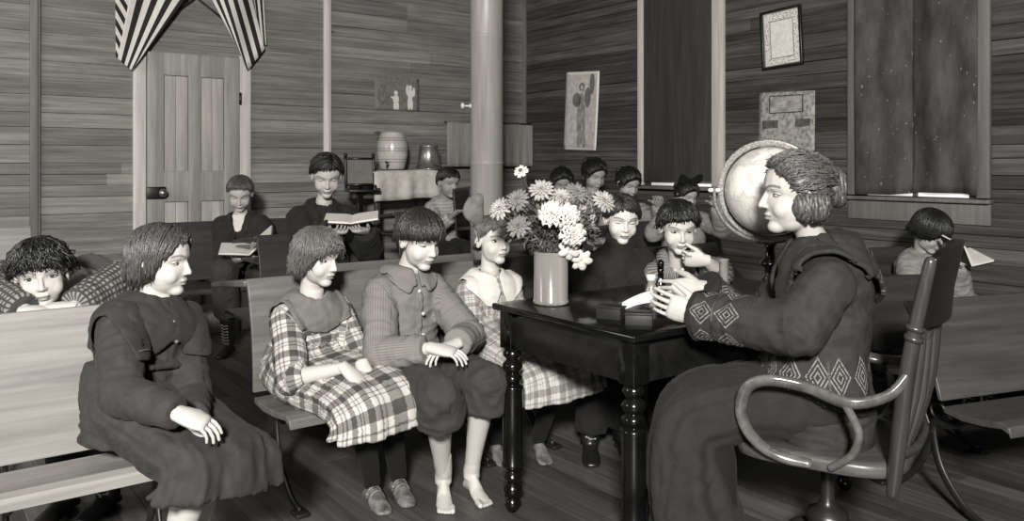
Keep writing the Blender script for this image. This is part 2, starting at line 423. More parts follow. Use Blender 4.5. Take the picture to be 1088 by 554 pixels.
# hair ------------------------------------------------------------------------
def edge_at(edge, ph):
    """edge: list of (azimuth deg from the front 0..180, z of the lower hair edge)"""
    a = abs((math.degrees(ph) + 180) % 360 - 180)
    for (a0, z0), (a1, z1) in zip(edge, edge[1:]):
        if a <= a1: t = (a - a0) / max(1e-6, a1 - a0); t = t * t * (3 - 2 * t); return z0 * (1 - t) + z1 * t
    return edge[-1][1]
HC = V((0, -.06, .12)); HR = V((.355, .44, .375))
def hair(k, body_root, mat, edge, vol=1.12, part=None, n=240, mess=.03, lock=.034, seed=1, side=0.0, flat=1.0, name='hair', tipin=.0, cover=1.0, crown=(0, -.3, 1)):
    rnd = random.Random(seed); mb = MB(); Rr = HR * vol
    def end(ph, dz=0.0):
        z = edge_at(edge, ph) + dz; cz = (z - HC.z) / Rr.z
        return (math.acos(max(-1, min(1, cz))), 0.0) if cz > -.05 else (PI / 2, (-.0 - cz) * Rr.z)
    def startdir(ph):
        if part is None: return V(crown).normalized()
        px, y0, y1 = part
        yy = max(y1, min(y0, math.cos(ph) * .75)); return V((px, yy, .95)).normalized()
    def path(ph, s0, dz, bulge, jit, m=9):
        th, drop = end(ph, dz); d1 = V((math.sin(th) * math.sin(ph + side), math.sin(th) * math.cos(ph + side), math.cos(th))); d0 = startdir(ph)
        tot = 1.0; ang = math.acos(max(-1, min(1, d0.dot(d1)))); arc = ang * .4; frac = arc / (arc + drop + 1e-6); out = []
        for i in range(m):
            q = s0 + (1 - s0) * i / (m - 1)
            if q <= frac or drop == 0:
                t = q / frac if drop else q; t = min(1, t)
                sa = math.sin(ang); d = (d0 * math.sin((1 - t) * ang) + d1 * math.sin(t * ang)) / sa if sa > 1e-4 else d0
                p = HC + V((d.x * Rr.x, d.y * Rr.y, d.z * Rr.z * flat)) * (bulge * (1 - (.05 * q * q if drop == 0 else 0)))
            else:
                t = (q - frac) / (1 - frac); p = HC + V((d1.x * Rr.x * bulge, d1.y * Rr.y * bulge, 0)) * (1 - tipin * t * t) + V((0, 0, -drop * t))
            out.append(p + V([rnd.gauss(0, jit) * (i / m) for _ in range(3)]))
        return out
    # solid cap under the locks
    nu = 56; rings_o = [path(2 * PI * j / nu, 0.0, -.0, .985, 0, 14) for j in range(nu)]; rings_i = [path(2 * PI * j / nu, 0.0, 0.0, .90, 0, 14) for j in range(nu)]
    cap = [[V(rings_o[j][i]) for j in range(nu)] for i in range(14)] + [[V(rings_i[j][i]) for j in range(nu)] for i in range(13, -1, -1)]
    hw = lambda p: k.head + k.HM @ p * k.h
    mb.grid([[hw(p) for p in r] for r in cap], caps=True)
    for q in range(n):
        ph = rnd.uniform(0, 2 * PI); s0 = rnd.choice((0, 0, .1, .25, .45)) * rnd.random(); pts = path(ph, s0, rnd.uniform(-.05, .035), 1 + rnd.uniform(-.01, .055), mess * rnd.random())
        r = lock * k.h * rnd.uniform(.7, 1.25); mb.tube([hw(p) for p in pts], [r * .7, r, r, r, r, r * .95, r * .85, r * .65, r * .2], 6, flat=(1, .6))
    return mb.build(name, mat, body_root)
def hair_back(k, root, mat, line, bun, puffs=(), vol=1.1, n=200, seed=2, bunr=.2, mess=.015, lock=.036, bunk=1.08, puff=.09):
    """hair drawn from the hairline (azimuth, z) to a knot at direction bun"""
    rnd = random.Random(seed); mb = MB(); Rr = HR * vol; hw = lambda p: k.head + k.HM @ p * k.h; bd = V(bun).normalized()
    def path(ph, bulge, jit, m=10, wave=0):
        z = edge_at(line, ph); cz = max(-.98, min(.98, (z - HC.z) / Rr.z)); th = math.acos(cz); d0 = V((math.sin(th) * math.sin(ph), math.sin(th) * math.cos(ph), cz)); ang = math.acos(max(-1, min(1, d0.dot(bd)))); out = []
        mid = (d0 + bd + V((0, 0, .45 if cz > -.2 else 0))).normalized()
        for i in range(m):
            t = i / (m - 1); d = (d0 * (1 - t) ** 2 + mid * (2 * t * (1 - t)) * 1.15 + bd * t * t).normalized()
            b = bulge * (1 + puff * math.sin(PI * min(1, t * 1.6)))
            p = HC + V((d.x * Rr.x, d.y * Rr.y, d.z * Rr.z)) * b; p += V((0, 0, wave * math.sin(t * 16 + ph * 3))); out.append(p + V([rnd.gauss(0, jit) for _ in range(3)]))
        return out
    nu = 64; ro = [path(2 * PI * j / nu, 1.0, 0) for j in range(nu)]; ri = [path(2 * PI * j / nu, .9, 0) for j in range(nu)]
    mb.grid([[hw(ro[j][i]) for j in range(nu)] for i in range(10)] + [[hw(ri[j][i]) for j in range(nu)] for i in range(9, -1, -1)])
    for q in range(n):
        ph = rnd.uniform(0, 2 * PI); r = lock * k.h * rnd.uniform(.6, 1.2); mb.tube([hw(p) for p in path(ph, 1 + rnd.uniform(-.01, .05), mess, wave=.012)], [r * .5] + [r] * 8 + [r * .6], 6, flat=(1, .6))
    bc = HC + V((bd.x * Rr.x, bd.y * Rr.y, bd.z * Rr.z)) * bunk
    for c, rr in list(puffs) + [(bc, bunr)]:
        c = V(c); rx = rr if hasattr(rr, '__len__') else (rr, rr * .8, rr)
        mb.ell(hw(c), [q * k.h for q in rx], k.HM)
        for q in range(46):
            a0 = rnd.uniform(0, 2 * PI); tl = rnd.uniform(-.9, .9); pts = []
            for i in range(8):
                a = a0 + i * .42; d = V((math.cos(a) * math.cos(tl), math.sin(tl) * .9, math.sin(a) * math.cos(tl)))
                d = Matrix.Rotation(q * .7, 3, 'Y') @ d; p = c + V((d.x * rx[0], d.y * rx[1], d.z * rx[2])) * rnd.uniform(1.0, 1.07); pts.append(hw(p + V([rnd.gauss(0, .008) for _ in range(3)])))
            r = .03 * k.h * rnd.uniform(.6, 1.1); mb.tube(pts, [r * .4, r, r, r, r, r, r, r * .3], 6)
    return mb.build('hair', mat, root)
def bow(k, root, mat, pos, size, wing=1.0, tilt=0.0, name='hair_bow'):
    mb = MB(); hw = lambda p: k.head + k.HM @ p * k.h; pos = V(pos); Rt = Matrix.Rotation(tilt, 3, 'Y')
    for s in (-1, 1):
        rings = []
        for i in range(10):
            t = i / 9; ro = math.sqrt(max(.01, 1 - (max(0, t - .55) / .46) ** 2)); w = size * (.13 + .36 * math.sin(t * PI * .5)) * ro; thick = size * (.10 + .18 * math.sin(t * PI)) * ro ; c = V((s * size * t * wing, 0, size * .22 * t)); ring = []
            for j in range(16):
                a = 2 * PI * j / 16; ring.append(hw(pos + Rt @ (c + V((0, math.cos(a) * thick + .04 * size * math.sin(3 * a + 5 * t), math.sin(a) * w * (1 + .1 * math.sin(7 * t + a)))))))
            rings.append(ring)
        mb.grid(rings)
    mb.ell(hw(pos), (size * .16 * k.h, size * .16 * k.h, size * .2 * k.h), k.HM)
    return mb.build(name, mat, root)

# cloth --------------------------------------------------------------------------
def cloth_uv(me, bones):
    c = co_of(me); best = np.full(len(c), 1e9); uv = np.zeros((len(c), 3))
    for bi, (p, q, r1, r2, ref) in enumerate(bones):
        p = np.array(p); q = np.array(q); d = q - p; L = np.linalg.norm(d); d = d / L; x = np.array(ref); x = x - d * x.dot(d); x /= np.linalg.norm(x); y = np.cross(d, x)
        w = c - p; t = np.clip(w @ d / L, 0, 1); rad = w - np.outer(t * L, d); dist = np.linalg.norm(rad, axis=1); rr = r1 * (1 - t) + r2 * t; e = dist - rr
        a = np.arctan2(rad @ y, rad @ x); m = e < best; best[m] = e[m]
        uv[m, 0] = (a * (r1 + r2) / 2)[m]; uv[m, 1] = (w @ d)[m] + bi * .0; uv[m, 2] = bi
    vec_attr(me, 'cuv', uv); return uv
def wrinkle(me, amp, fu=14, fv=34, seed=0.0, fine=.35, sel=None):
    c = co_of(me); n = no_of(me); at = me.attributes['cuv'].data; uv = np.empty(len(c) * 3); at.foreach_get('vector', uv); uv = uv.reshape(-1, 3)
    d = np.empty(len(c))
    for i in range(len(c)):
        p = c[i]; s = noise.noise(V((p[0] * 5 + seed, p[1] * 5, p[2] * 5))) * .8
        a = noise.noise(V((uv[i, 0] * fu + s, uv[i, 1] * fv + 2 * s + uv[i, 2] * 9, seed))); b = noise.noise(V((p[0] * 26, p[1] * 26, p[2] * 26 + seed)))
        d[i] = (1 - 2 * abs(a)) * .9 + fine * b
    set_co(me, c + n * (d * amp)[:, None])
def garment(name, k, root, mat, mb, bones, vox, amp=.004, fu=14, fv=34, seed=0, smooth=3):
    me = remesh(mb, vox, smooth); cloth_uv(me, bones); wrinkle(me, amp, fu, fv, seed); set_smooth(me)
    return link(name, me, mat, root)
def top_mb(k, g=.012, hem=.0, sleeve=1.0, wid=(.052, .045, .036), flare=.0):
    s = k.s; mb = MB(); mb.grid(torso_rings(k, g, hem, flare=flare)); bones = [(k.pel, k.neck, .125 * s + g, .11 * s + g, -k.fw)]
    for sh, el, wr in ((k.shR, k.eR, k.wR), (k.shL, k.eL, k.wL)):
        mb.cap(sh, el, wid[0] * s + g * .5, wid[1] * s + g * .5)
        mb.cap(k.neck - k.up * .055 * s, sh, .052 * s, wid[0] * s + g * .3)
        bones.append((sh, el, wid[0] * s, wid[1] * s, -k.fw))
        if sleeve > 0:
            e = el.lerp(wr, sleeve); rw = wid[1] * (1 - sleeve) + wid[2] * sleeve
            mb.tube([el, el.lerp(e, .5), e], [wid[1] * s + g * .5, (wid[1] + rw) / 2 * s + g * .4, rw * s + g * .3], 16)
            mb.ell(el, [wid[1] * s + g * .5] * 3); bones.append((el, wr, wid[1] * s, wid[2] * s, -k.fw))
    return mb, bones
def pants_mb(k, to=1.0, r=(.078, .062, .05), g=.008):
    s = k.s; mb = MB(); bones = []
    mb.ell(k.pel - ZU * .01, (.13 * s, .12 * s, .105 * s), Matrix((k.r, k.f, ZU)).transposed())
    for hp, kn, an in ((k.hipR, k.kR, k.aR), (k.hipL, k.kL, k.aL)):
        mb.cap(hp, kn, r[0] * s + g, r[1] * s + g, 18); e = kn.lerp(an, to); mb.tube([kn, kn.lerp(e, .5), e], [r[1] * s + g, (r[1] + r[2]) / 2 * s + g, r[2] * s + g], 18)
        bones += [(hp, kn, r[0] * s, r[1] * s, -ZU), (kn, an, r[1] * s, r[2] * s, -k.f)]
    return mb, bones
def skirt_mesh(k, secs, vox, folds=9, famp=.06, seed=1, nu=64):
    """secs: (centre, half width, half thickness, normal direction of the ring's thickness axis)"""
    rnd = random.Random(seed); ph = [rnd.uniform(0, 6.28) for _ in range(4)]; P = [V(c) for c, *_ in secs]; m = 7
    C, _ = catmull(P, [0] * len(P), m); n = len(C); rings = []; uvs = []; dist = 0
    for i in range(n):
        t = i / m; a = min(int(t), len(secs) - 2); fr = t - a; ss = lambda q: secs[a][q] * (1 - fr) + secs[a + 1][q] * fr
        wx, th = ss(1), ss(2); ty = (V(secs[a][3]) * (1 - fr) + V(secs[a + 1][3]) * fr).normalized(); tx = (V(secs[a][4]) * (1 - fr) + V(secs[a + 1][4]) * fr).normalized() if len(secs[a]) > 4 else k.r
        g = (i / (n - 1)); am = famp * g ** 1.2; ring = []
        for j in range(nu):
            q = 2 * PI * j / nu; w = 1 + am * (math.sin(folds * q + ph[0] + 1.3 * math.sin(g * 3)) * .7 + .5 * math.sin((folds * 1.7 // 1) * q + ph[1]) + .4 * math.sin(3 * q + ph[2]))
            ca, sa = math.cos(q), math.sin(q); e = .8
            ring.append(C[i] + tx * (wx * w * math.copysign(abs(ca) ** e, ca)) + ty * (th * w * math.copysign(abs(sa) ** e, sa)))
        rings.append(ring)
    inner = [C[-1].lerp(C[-3], .9) + (p - C[-1]) * .8 for p in rings[-1]]
    mb = MB(); mb.grid(rings + [[C[-1] + (p - C[-1]) * .93 for p in rings[-1]], inner]); me = remesh(mb, vox, 2)
    c = co_of(me); RA = np.array([[tuple(p) for p in r] for r in rings]); uv = np.zeros((len(c), 3)); Ca = np.array([tuple(p) for p in C]); ln = np.concatenate([[0], np.cumsum(np.linalg.norm(np.diff(Ca, axis=0), axis=1))])
    flatp = RA.reshape(-1, 3); wmean = np.linalg.norm(RA - Ca[:, None, :], axis=2).mean()
    for s0 in range(0, len(c), 2000):
        dd = ((c[s0:s0 + 2000, None, :] - flatp[None]) ** 2).sum(2); o = np.argpartition(dd, 3, axis=1)[:, :3]; wt = 1 / (np.take_along_axis(dd, o, 1) + 1e-6); wt /= wt.sum(1, keepdims=True)
        j = o % nu; i = o // nu; j0 = j[:, :1]; jj = j0 + ((j - j0 + nu // 2) % nu - nu // 2)
        uv[s0:s0 + 2000, 0] = (jj * wt).sum(1) / nu * 2 * PI * wmean; uv[s0:s0 + 2000, 1] = (ln[i] * wt).sum(1)
    vec_attr(me, 'cuv', uv); return me
def skirt(name, k, root, mat, secs, vox, folds=9, famp=.06, amp=.005, seed=1, fu=26, fv=7):
    me = skirt_mesh(k, secs, vox, folds, famp, seed); wrinkle(me, amp, fu, fv, seed); set_smooth(me); return link(name, me, mat, root)
def shell(name, src, root, mat, pred, off=.006, thick=.006, relax=4, push=None):
    """a second layer of cloth cut from a garment and lifted off it"""
    me = src.data; c = co_of(me); n = no_of(me); keep = pred(c); idx = {}; vs = []; fs = []
    for p in me.polygons:
        if all(keep[i] for i in p.vertices):
            f = []
            for i in p.vertices:
                if i not in idx: idx[i] = len(vs); vs.append(c[i] + n[i] * off)
                f.append(idx[i])
            fs.append(f)
    if not fs: return None
    par = list(range(len(vs)))
    def fd(i):
        while par[i] != i: par[i] = par[par[i]]; i = par[i]
        return i
    for f in fs:
        for i in f[1:]: par[fd(i)] = fd(f[0])
    cnt = {}
    for f in fs: q = fd(f[0]); cnt[q] = cnt.get(q, 0) + 1
    big = max(cnt, key=cnt.get); fs = [f for f in fs if fd(f[0]) == big]; used = sorted({i for f in fs for i in f}); mp = {i: j for j, i in enumerate(used)}
    vs = [vs[i] for i in used]; fs = [[mp[i] for i in f] for f in fs]; order = sorted(idx, key=idx.get); src_i = [order[i] for i in used]
    m2 = bpy.data.meshes.new(name); m2.from_pydata([tuple(v) for v in vs], [], fs); m2.update()
    b = bmesh.new(); b.from_mesh(m2); b.verts.ensure_lookup_table()
    for _ in range(relax):
        new = {}
        for v in b.verts:
            bd = [e.other_vert(v).co for e in v.link_edges if e.is_boundary]
            if len(bd) == 2: new[v] = v.co * .4 + (bd[0] + bd[1]) * .3
        for v, p in new.items(): v.co = p
    b.to_mesh(m2); b.free()
    if 'cuv' in me.attributes:
        uv = np.empty(len(me.vertices) * 3); me.attributes['cuv'].data.foreach_get('vector', uv); uv = uv.reshape(-1, 3); vec_attr(m2, 'cuv', uv[src_i])
    set_smooth(m2); o = link(name, m2, mat, root); md = o.modifiers.new('s', 'SOLIDIFY'); md.thickness = thick; md.offset = 1
    return o
def local(k, c, org=None):
    """torso-local coordinates: across (to the person's right), forward, up"""
    w = c - np.array(org if org is not None else k.neck); return np.stack([w @ np.array(k.r), w @ np.array(k.fw), w @ np.array(k.up)], 1)

def person(k, label, group=None, base=.66, lip=.55, brow=.36, adult=0.0, vox=.0032, bvox=.007, lid=.9, gaze=(0, 0), hand=True, legs=True, bare=False, hcurlR=(.3, .45, .35), hcurlL=(.3, .45, .35), thin=1.0, squint=1.0, hk=.108, hside='RL', loc=None):
    root = thing('person', label, 'person', loc or (k.pel.x, k.pel.y, 0), group); s = k.s
    hm = head_mesh(k, vox, thin, adult); M = Matrix.Translation(k.head) @ (k.HM * k.h).to_4x4(); hm.transform(M)
    mb = MB(); mb.grid(torso_rings(k, -.012)); mb.tube([k.neck - k.up * .06, k.neck + (k.head - k.neck) * .25], [.05 * s, .20 * k.h], 14)
    for sh, el, wr in ((k.shR, k.eR, k.wR), (k.shL, k.eL, k.wL)):
        mb.cap(k.neck - k.up * .05 * s, sh, .04 * s, .045 * s); mb.cap(sh, el, .042 * s, .032 * s); m = el.lerp(wr, .3); mb.cap(el, m, .032 * s, .033 * s); mb.cap(m, wr, .033 * s, .0215 * s)
    if legs:
        for hp, kn, an in ((k.hipR, k.kR, k.aR), (k.hipL, k.kL, k.aL)):
            mb.cap(hp, kn, .052 * s, .043 * s, 16); m = kn.lerp(an, .32) - (kn - an).cross(k.r).normalized() * .012 * s; mb.cap(kn, m, .043 * s, .048 * s, 16); e_ = m.lerp(an, .6); mb.cap(m, e_, .048 * s, .034 * s, 16); mb.cap(e_, an, .034 * s, .028 * s, 16)
    parts = [hm, remesh(mb, bvox, 3)]
    if hand:
        for sd, w, d, n, cu in (('R', k.wR, k.hR, k.pR, hcurlR), ('L', k.wL, k.hL, k.pL, hcurlL)):
            if sd in hside: parts.append(remesh(hand_mb(w + d * .004, d, n, hk * k.S, sd, cu), .0022 if vox < .0036 else .0032, 2))
    if legs and bare:
        for sd, an, td in (('R', k.aR, k.tR), ('L', k.aL, k.tL)):
            fm = foot_mb(an, td, .145 * k.S); u_ = ((k.kR if sd == 'R' else k.kL) - an).normalized(); fm.tube([an + u_ * .13, an + u_ * .07, an + u_ * .03, an, an - ZU * .03], [.018 * s, .026 * s, .0305 * s, .032 * s, .031 * s], 16)
            if sd == 'R':
                d = V((td.x, td.y, 0)).normalized(); t = V((d.y, -d.x, 0))
                fm.v = [p - t * 2 * ((p - an).dot(t)) for p in fm.v]
            parts.append(remesh(fm, .003, 7, .55))
    elif legs:
        for an, td in ((k.aR, k.tR), (k.aL, k.tL)): parts.append(remesh(foot_mb(an, td, .14 * k.S, False), .007, 1))
    me = join(parts); paint_skin(me, k, base, lip, brow, None); set_smooth(me)
    body = link('body', me, m_skin(), root); eyes(k, body, base, lid, gaze, squint)
    k.root = root; k.body = body; return root
def shoe(k, side, mat, shaft=.0, name='shoe', sole=None, strap=False):
    an, td, kn = (k.aR, k.tR, k.kR) if side == 'R' else (k.aL, k.tL, k.kL)
    fm = foot_mb(an, td, .152 * k.S, False, .005); s = k.s
    if shaft: u = (kn - an).normalized(); fm.tube([an - u * .03, an + u * shaft * .5, an + u * shaft], [.042 * s, .04 * s, .05 * s], 16)
    me = remesh(fm, .006, 2); set_smooth(me); o = link(name, me, mat, k.root)
    d = V((td.x, td.y, 0)).normalized(); t = V((d.y, -d.x, 0))
    if shaft:
        u = (kn - an).normalized(); lm = MB(); fr = (d - u * d.dot(u)).normalized()
        for i in range(int(shaft / .022)):
            c = an + u * (.022 * i) + fr * .05 * s; lm.tube([c - t * .017, c + fr * .006, c + t * .017 + u * .008], .0022, 6); lm.ell(c - t * .019, (.004,) * 3, None, 8, 6); lm.ell(c + t * .019 + u * .008, (.004,) * 3, None, 8, 6)
        lm.build('laces', m_plain('lace', .55, .5), o)
    if strap:
        sm = MB()
        for q in (.12, .26):
            c = V((an.x, an.y, 0)) + d * (q * .15 * k.S); hgt = (.30 - q * .32) * .15 * k.S + .012; sm.tube([c - t * .034 * s + ZU * hgt * .45, c - t * .02 * s + ZU * hgt * .95, c + ZU * (hgt + .006), c + t * .02 * s + ZU * hgt * .95, c + t * .034 * s + ZU * hgt * .45], .009, 8, flat=(1, .4), up=d, smooth=3)
        sm.ell(V((an.x, an.y, 0)) + d * .03 + t * .03 * s + ZU * .045, (.008, .008, .008), None, 10, 8); sm.build('strap', mat, o)
    return o
def book(name, label, c, wd, ht, angs, right, updir, nrm, cover, paper, group=None, thick=.012):
    """open book: spine centre c along updir; left and right halves rise by angs towards nrm"""
    root = thing(name, label, 'book', c, group); u = V(updir).normalized(); right = V(right); right = (right - u * right.dot(u)).normalized(); n0 = u.cross(right)
    if n0.dot(V(nrm)) < 0: n0 = -n0
    cm = MB()
    for s, an in ((-1, angs[0]), (1, angs[1])):
        ax = right * s * math.cos(an) + n0 * math.sin(an); ay = n0 * math.cos(an) - right * s * math.sin(an)
        cm.box(c + ax * wd * .5 - ay * .002, (wd, ht, .004), (ax, u, ay), .0015)
        rings = []; pm = MB()
        for i in range(9):
            t = i / 8; x = wd * .96 * t; z = thick * (.55 * math.sin(min(1, t * 3) * PI / 2) + .25 * (1 - t)); p = c + ax * x + ay * .0012
            rings.append([p + u * (-ht * .48), p + u * (ht * .48), p + u * (ht * .48) + ay * (z + .002), p - u * (ht * .48) + ay * (z + .002)])
        pm.grid(rings); pm.build('pages', paper, root, smooth=False)
    cm.build('cover', cover, root)
    return root
# ------------------------------------------------------------------ the room
CO = V((.126, 7.85, 0))                                   # far corner
CEIL = 3.35
def wall_obj(name, length, org, xd, nd, batt, mat, seed, holes=()):
    """horizontal boards from org along xd; local x along the wall, y out of it (nd)"""
    rnd = random.Random(seed); mb = MB(); z = 0.0
    while z < CEIL:
        hgt = rnd.choice((.075, .085, .095, .105, .12)); hgt = min(hgt, CEIL - z); x = 0.0
        while x < length:
            nxt = min([b for b in batt if b > x + .02] + [length]); L = nxt - x
            if L > 1.2 and rnd.random() < .55: L *= rnd.uniform(.3, .75)
            mb.tone = min(1, max(0, rnd.gauss(.5, .24))); dz = rnd.uniform(0, .003)
            mb.box((x + L / 2, -.011 + dz, z + hgt / 2), (L - .001, .022, hgt - rnd.choice((.001, .0015, .003, .006))), bevel=0)
            x += L
        z += hgt
    mb.tone = 0; mb.box((length / 2, -.03, CEIL / 2), (length, .02, CEIL))
    o = mb.build(name, mat, None, smooth=False)
    o.matrix_world = Matrix(((xd.x, nd.x, 0, org.x), (xd.y, nd.y, 0, org.y), (xd.z, nd.z, 1, org.z), (0, 0, 0, 1))); return struct(o)
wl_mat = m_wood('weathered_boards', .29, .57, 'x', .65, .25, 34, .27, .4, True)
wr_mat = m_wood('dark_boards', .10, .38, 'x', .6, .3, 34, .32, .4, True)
trim_mat = m_wood('pale_trim_wood', .58, .80, 'z', .6, .3, 24)
trim_dark = m_wood('worn_trim_wood', .30, .46, 'z', .6, .3, 24)
def back(px, o=0.0):
    """distance along the back wall from the corner for a photo column, o metres out from the wall"""
    t = (px - CX) / F; return (CO.x + .6 * o - t * (CO.y - .8 * o)) / (.8 - t * .6)
def right_(px, o=0.0):
    t = (px - CX) / F; return (t * (CO.y - .6 * o) - CO.x + .8 * o) / (.6 + t * .8)
NB = FD.copy(); NR = -UD
def PB(s, z, off=0.0): return CO - UD * s + ZU * z + NB * off          # point on the back wall
def PR(s, z, off=0.0): return CO - VD * s + ZU * z + NR * off          # point on the right wall
def zat(P, py): return H - (py - HZ) * P.y / F
batt_b = [back(37), back(347)]
# back wall's local x runs from the corner towards the left of the picture
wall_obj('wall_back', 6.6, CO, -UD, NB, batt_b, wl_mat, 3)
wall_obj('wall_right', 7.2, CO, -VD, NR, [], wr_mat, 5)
rnd = random.Random(11); fl = MB(); x = -4.6
floor_mat = m_wood('dark_floor_boards', .19, .38, 'y', .42, .4, 22, .4, .25)
while x < 7.4:                                             # boards run along the right wall direction
    w = rnd.choice((.085, .09, .095)); y = -7.0
    while y < 0:
        L = min(rnd.uniform(1.4, 3.4), -y); fl.tone = min(1, max(0, rnd.gauss(.5, .22))); fl.box((x - 6.7 + w / 2, y + L / 2, -.012), (w - .0022, L - .002, .024)); y += L
    x += w
fl.tone = 0; fl.box((-5.0, -3.5, -.03), (13, 7.4, .012))
fo = fl.build('floor', floor_mat, None, smooth=False); fo.matrix_world = Matrix(((UD.x, VD.x, 0, CO.x), (UD.y, VD.y, 0, CO.y), (0, 0, 1, 0), (0, 0, 0, 1))); struct(fo)
cl = MB(); cl.box((-3.0, -3.5, CEIL + .02), (7.2, 7.4, .04)); co_ = cl.build('ceiling', m_wood('ceiling_boards', .3, .42, 'x', .7), None, smooth=False); co_.matrix_world = fo.matrix_world.copy(); struct(co_)
AXB = (UD, NB, ZU); AXR = (VD, NR, ZU)
for i, px in enumerate((37, 347)):
    m = MB(); P = PB(back(px), 0); m.box(PB(back(px), CEIL / 2, .012), (.062, .024, CEIL), AXB, .003); m.box(PB(back(px), CEIL / 2, .028), (.03, .012, CEIL), AXB, .003)
    struct(m.build('trim_%d' % (i + 1), trim_dark if i == 0 else trim_mat, None))
m = MB(); m.box(PB(.015, CEIL / 2, .012), (.035, .024, CEIL), AXB, .003); struct(m.build('trim_3', trim_dark, None))

# door with casing, panels, rim lock
sL, sR = back(155), back(253); zt = zat(PB(sL, 0), 55); dw = sL - sR; mid = (sL + sR) / 2
door_w = m_wood('door_wood', .40, .60, 'z', .5, .35, 18)
door_pan = m_wood('door_panel_wood', .46, .70, 'z', .5, .35, 14)
dr = MB(); st = .115
for a, b in ((sR, sR + st), (sL - st, sL), (mid - .045, mid + .045)): dr.box(PB((a + b) / 2, zt / 2, .02), (b - a - .002, .04, zt), AXB, .003)
zl = zat(PB(sL, 0), 200)
for a, b in ((zt - .16, zt), (zl - .1, zl + .12), (0, .22)): dr.box(PB(mid, (a + b) / 2, .0195), (dw - .01, .039, b - a), AXB, .003)
door = struct(dr.build('door_1', door_w, None))
for a, b in ((.22, zl - .1), (zl + .12, zt - .16)):
    for s0, s1 in ((sR + st, mid - .045), (mid + .045, sL - st)):
        p = MB(); w = (s1 - s0)
        for q in range(2): p.box(PB(s0 + w * (q + .5) / 2, (a + b) / 2, .010), (w / 2 - .002, .016, b - a), AXB, .002)
        p.build('door_panel', door_pan, door)
lk = MB(); lk.box(PB(sL - .055, zat(PB(sL, 0), 205), .05), (.13, .03, .085), AXB, .006); lk.build('door_lock', m_plain('black_iron', .05, .4, .5), door)
lk = MB(); lk.lathe([(.004, 0), (.012, .004), (.012, .02), (.024, .03), (.03, .045), (.022, .06), (.002, .064)], PB(sL - .09, zat(PB(sL, 0), 205), .064), 16, NB); lk.build('door_knob', m_plain('brass_knob', .5, .25, .6, metal=.8), door)
cs = MB(); cw = .085
for s0 in (sL + cw / 2 + .004, sR - cw / 2 - .004): cs.box(PB(s0, (zt + .02) / 2, .014), (cw, .028, zt + .02), AXB, .003)
cs.build('door_casing', trim_mat, door)
for zz in (.3, zt - .35):
    hg = MB(); hg.lathe([(.001, 0), (.009, .002), (.009, .09), (.001, .092)], PB(sR - .002, zz, .044), 10); hg.build('door_hinge', m_plain('black_iron', .05, .4, .5), door)

# windows: casing, sill, sash, pane; a shade and a curtain hang in them
def window(idx, pl, pr, sill_py_l, cwl, cwr, apron):
    s0, s1 = right_(pl), right_(pr); zs = zat(PR(s0, 0), sill_py_l); zh = 2.75
    root = thing('window_%d' % idx, None, None, PR((s0 + s1) / 2, zs)); struct(root)
    c = MB()
    for s, w in ((s0 + cwl / 2, cwl), (s1 - cwr / 2, cwr)): c.box(PR(s, (zs + zh) / 2, .016), (w, .032, zh - zs), AXR, .004)
    c.box(PR((s0 + s1) / 2, zh + .05, .016), (s1 - s0, .032, .1), AXR, .004); c.build('casing', trim_mat if idx == 1 else trim_dark, root)
    k = MB(); k.box(PR((s0 + s1) / 2, zs - .018, .03), (s1 - s0 + .02, .06, .022), AXR, .004)
    if apron: k.box(PR((s0 + s1) / 2, zs - .09, .010), (s1 - s0, .02, .12), AXR, .003)
    k.build('sill', trim_dark, root)
    p = MB(); p.box(PR((s0 + s1) / 2, (zs + zh) / 2, .002), (s1 - s0 - cwl - cwr - .10, .004, zh - zs), AXR); pm = N('daylit_pane', .1); pm.color((.8, .8, .8, 1)); pm.b.inputs['Emission Color'].default_value = (1, .98, .94, 1); pm.b.inputs['Emission Strength'].default_value = .55
    p.build('pane', pm.mat, root)
    sa = MB(); sm = (s0 + s1) / 2
    sa.box(PR(sm, (zs + zh) / 2, .006), (.03, .006, zh - zs), AXR)
    for q in (.25, .5, .75): sa.box(PR(sm, zs + (zh - zs) * q, .0062), (s1 - s0 - cwl - cwr, .006, .03), AXR)
    sa.build('sash', trim_dark, root); return root, s0, s1, zs, zh
w1 = window(1, 680, 771, 196.5, .055, .105, False); w2 = window(2, 903, 1054, 206.5, .07, .07, True)
_, s0, s1, zs, zh = w1
sh = MB(); sh.box(PR((s0 + .055 + s1 - .105) / 2, (zs + .022 + zh) / 2, .014), (s1 - s0 - .164, .006, zh - zs - .022), AXR, .001)
shd = sh.build('window_shade', m_wood('dark_shade_cloth', .15, .27, 'z', .7, .3, 14), None)
hm = MB(); hm.tube([PR(s0 + .06, zs + .03, .018), PR(s1 - .11, zs + .03, .018)], .008, 8); hm.build('hem_stick', m_plain('shade_stick', .3), shd)
tag(shd, 'dark streaked shade pulled down over the window left of the globe', 'window shade')
_, s0, s1, zs, zh = w2
a, b = s0 + .060, s1 - .060; cu = MB(); rows = []
for i in range(30):
    z = zs + (zh - zs) * i / 29; rw = []; sag = 0
    for j in range(90):
        t = j / 89; fold = .011 * math.sin(t * 21 + .6 * math.sin(i * .1)) + .009 * math.sin(t * 9 + 1) - .016 * math.exp(-((t - .47 - .006 * math.sin(i * .4)) / .012) ** 2)
        rw.append(PR(a + (b - a) * (t + .01 * math.sin(i * .15) * math.sin(PI * t)), z + (1 - i / 29) * (.004 + .02 * min(1, max(0, (t - .3) * 4)) - .012 * max(0, t - .9) * 10), .034 + fold))
    rows.append(rw)
cu.grid(rows, close_u=False)
n = N('dark_curtain', .75, .35); f = n.noise(n.coord('Object', (1, 1, .35)), 9, 5, .65); sp = n.noise(n.coord('Object', (1, 1, .6)), 55, 2, .4)
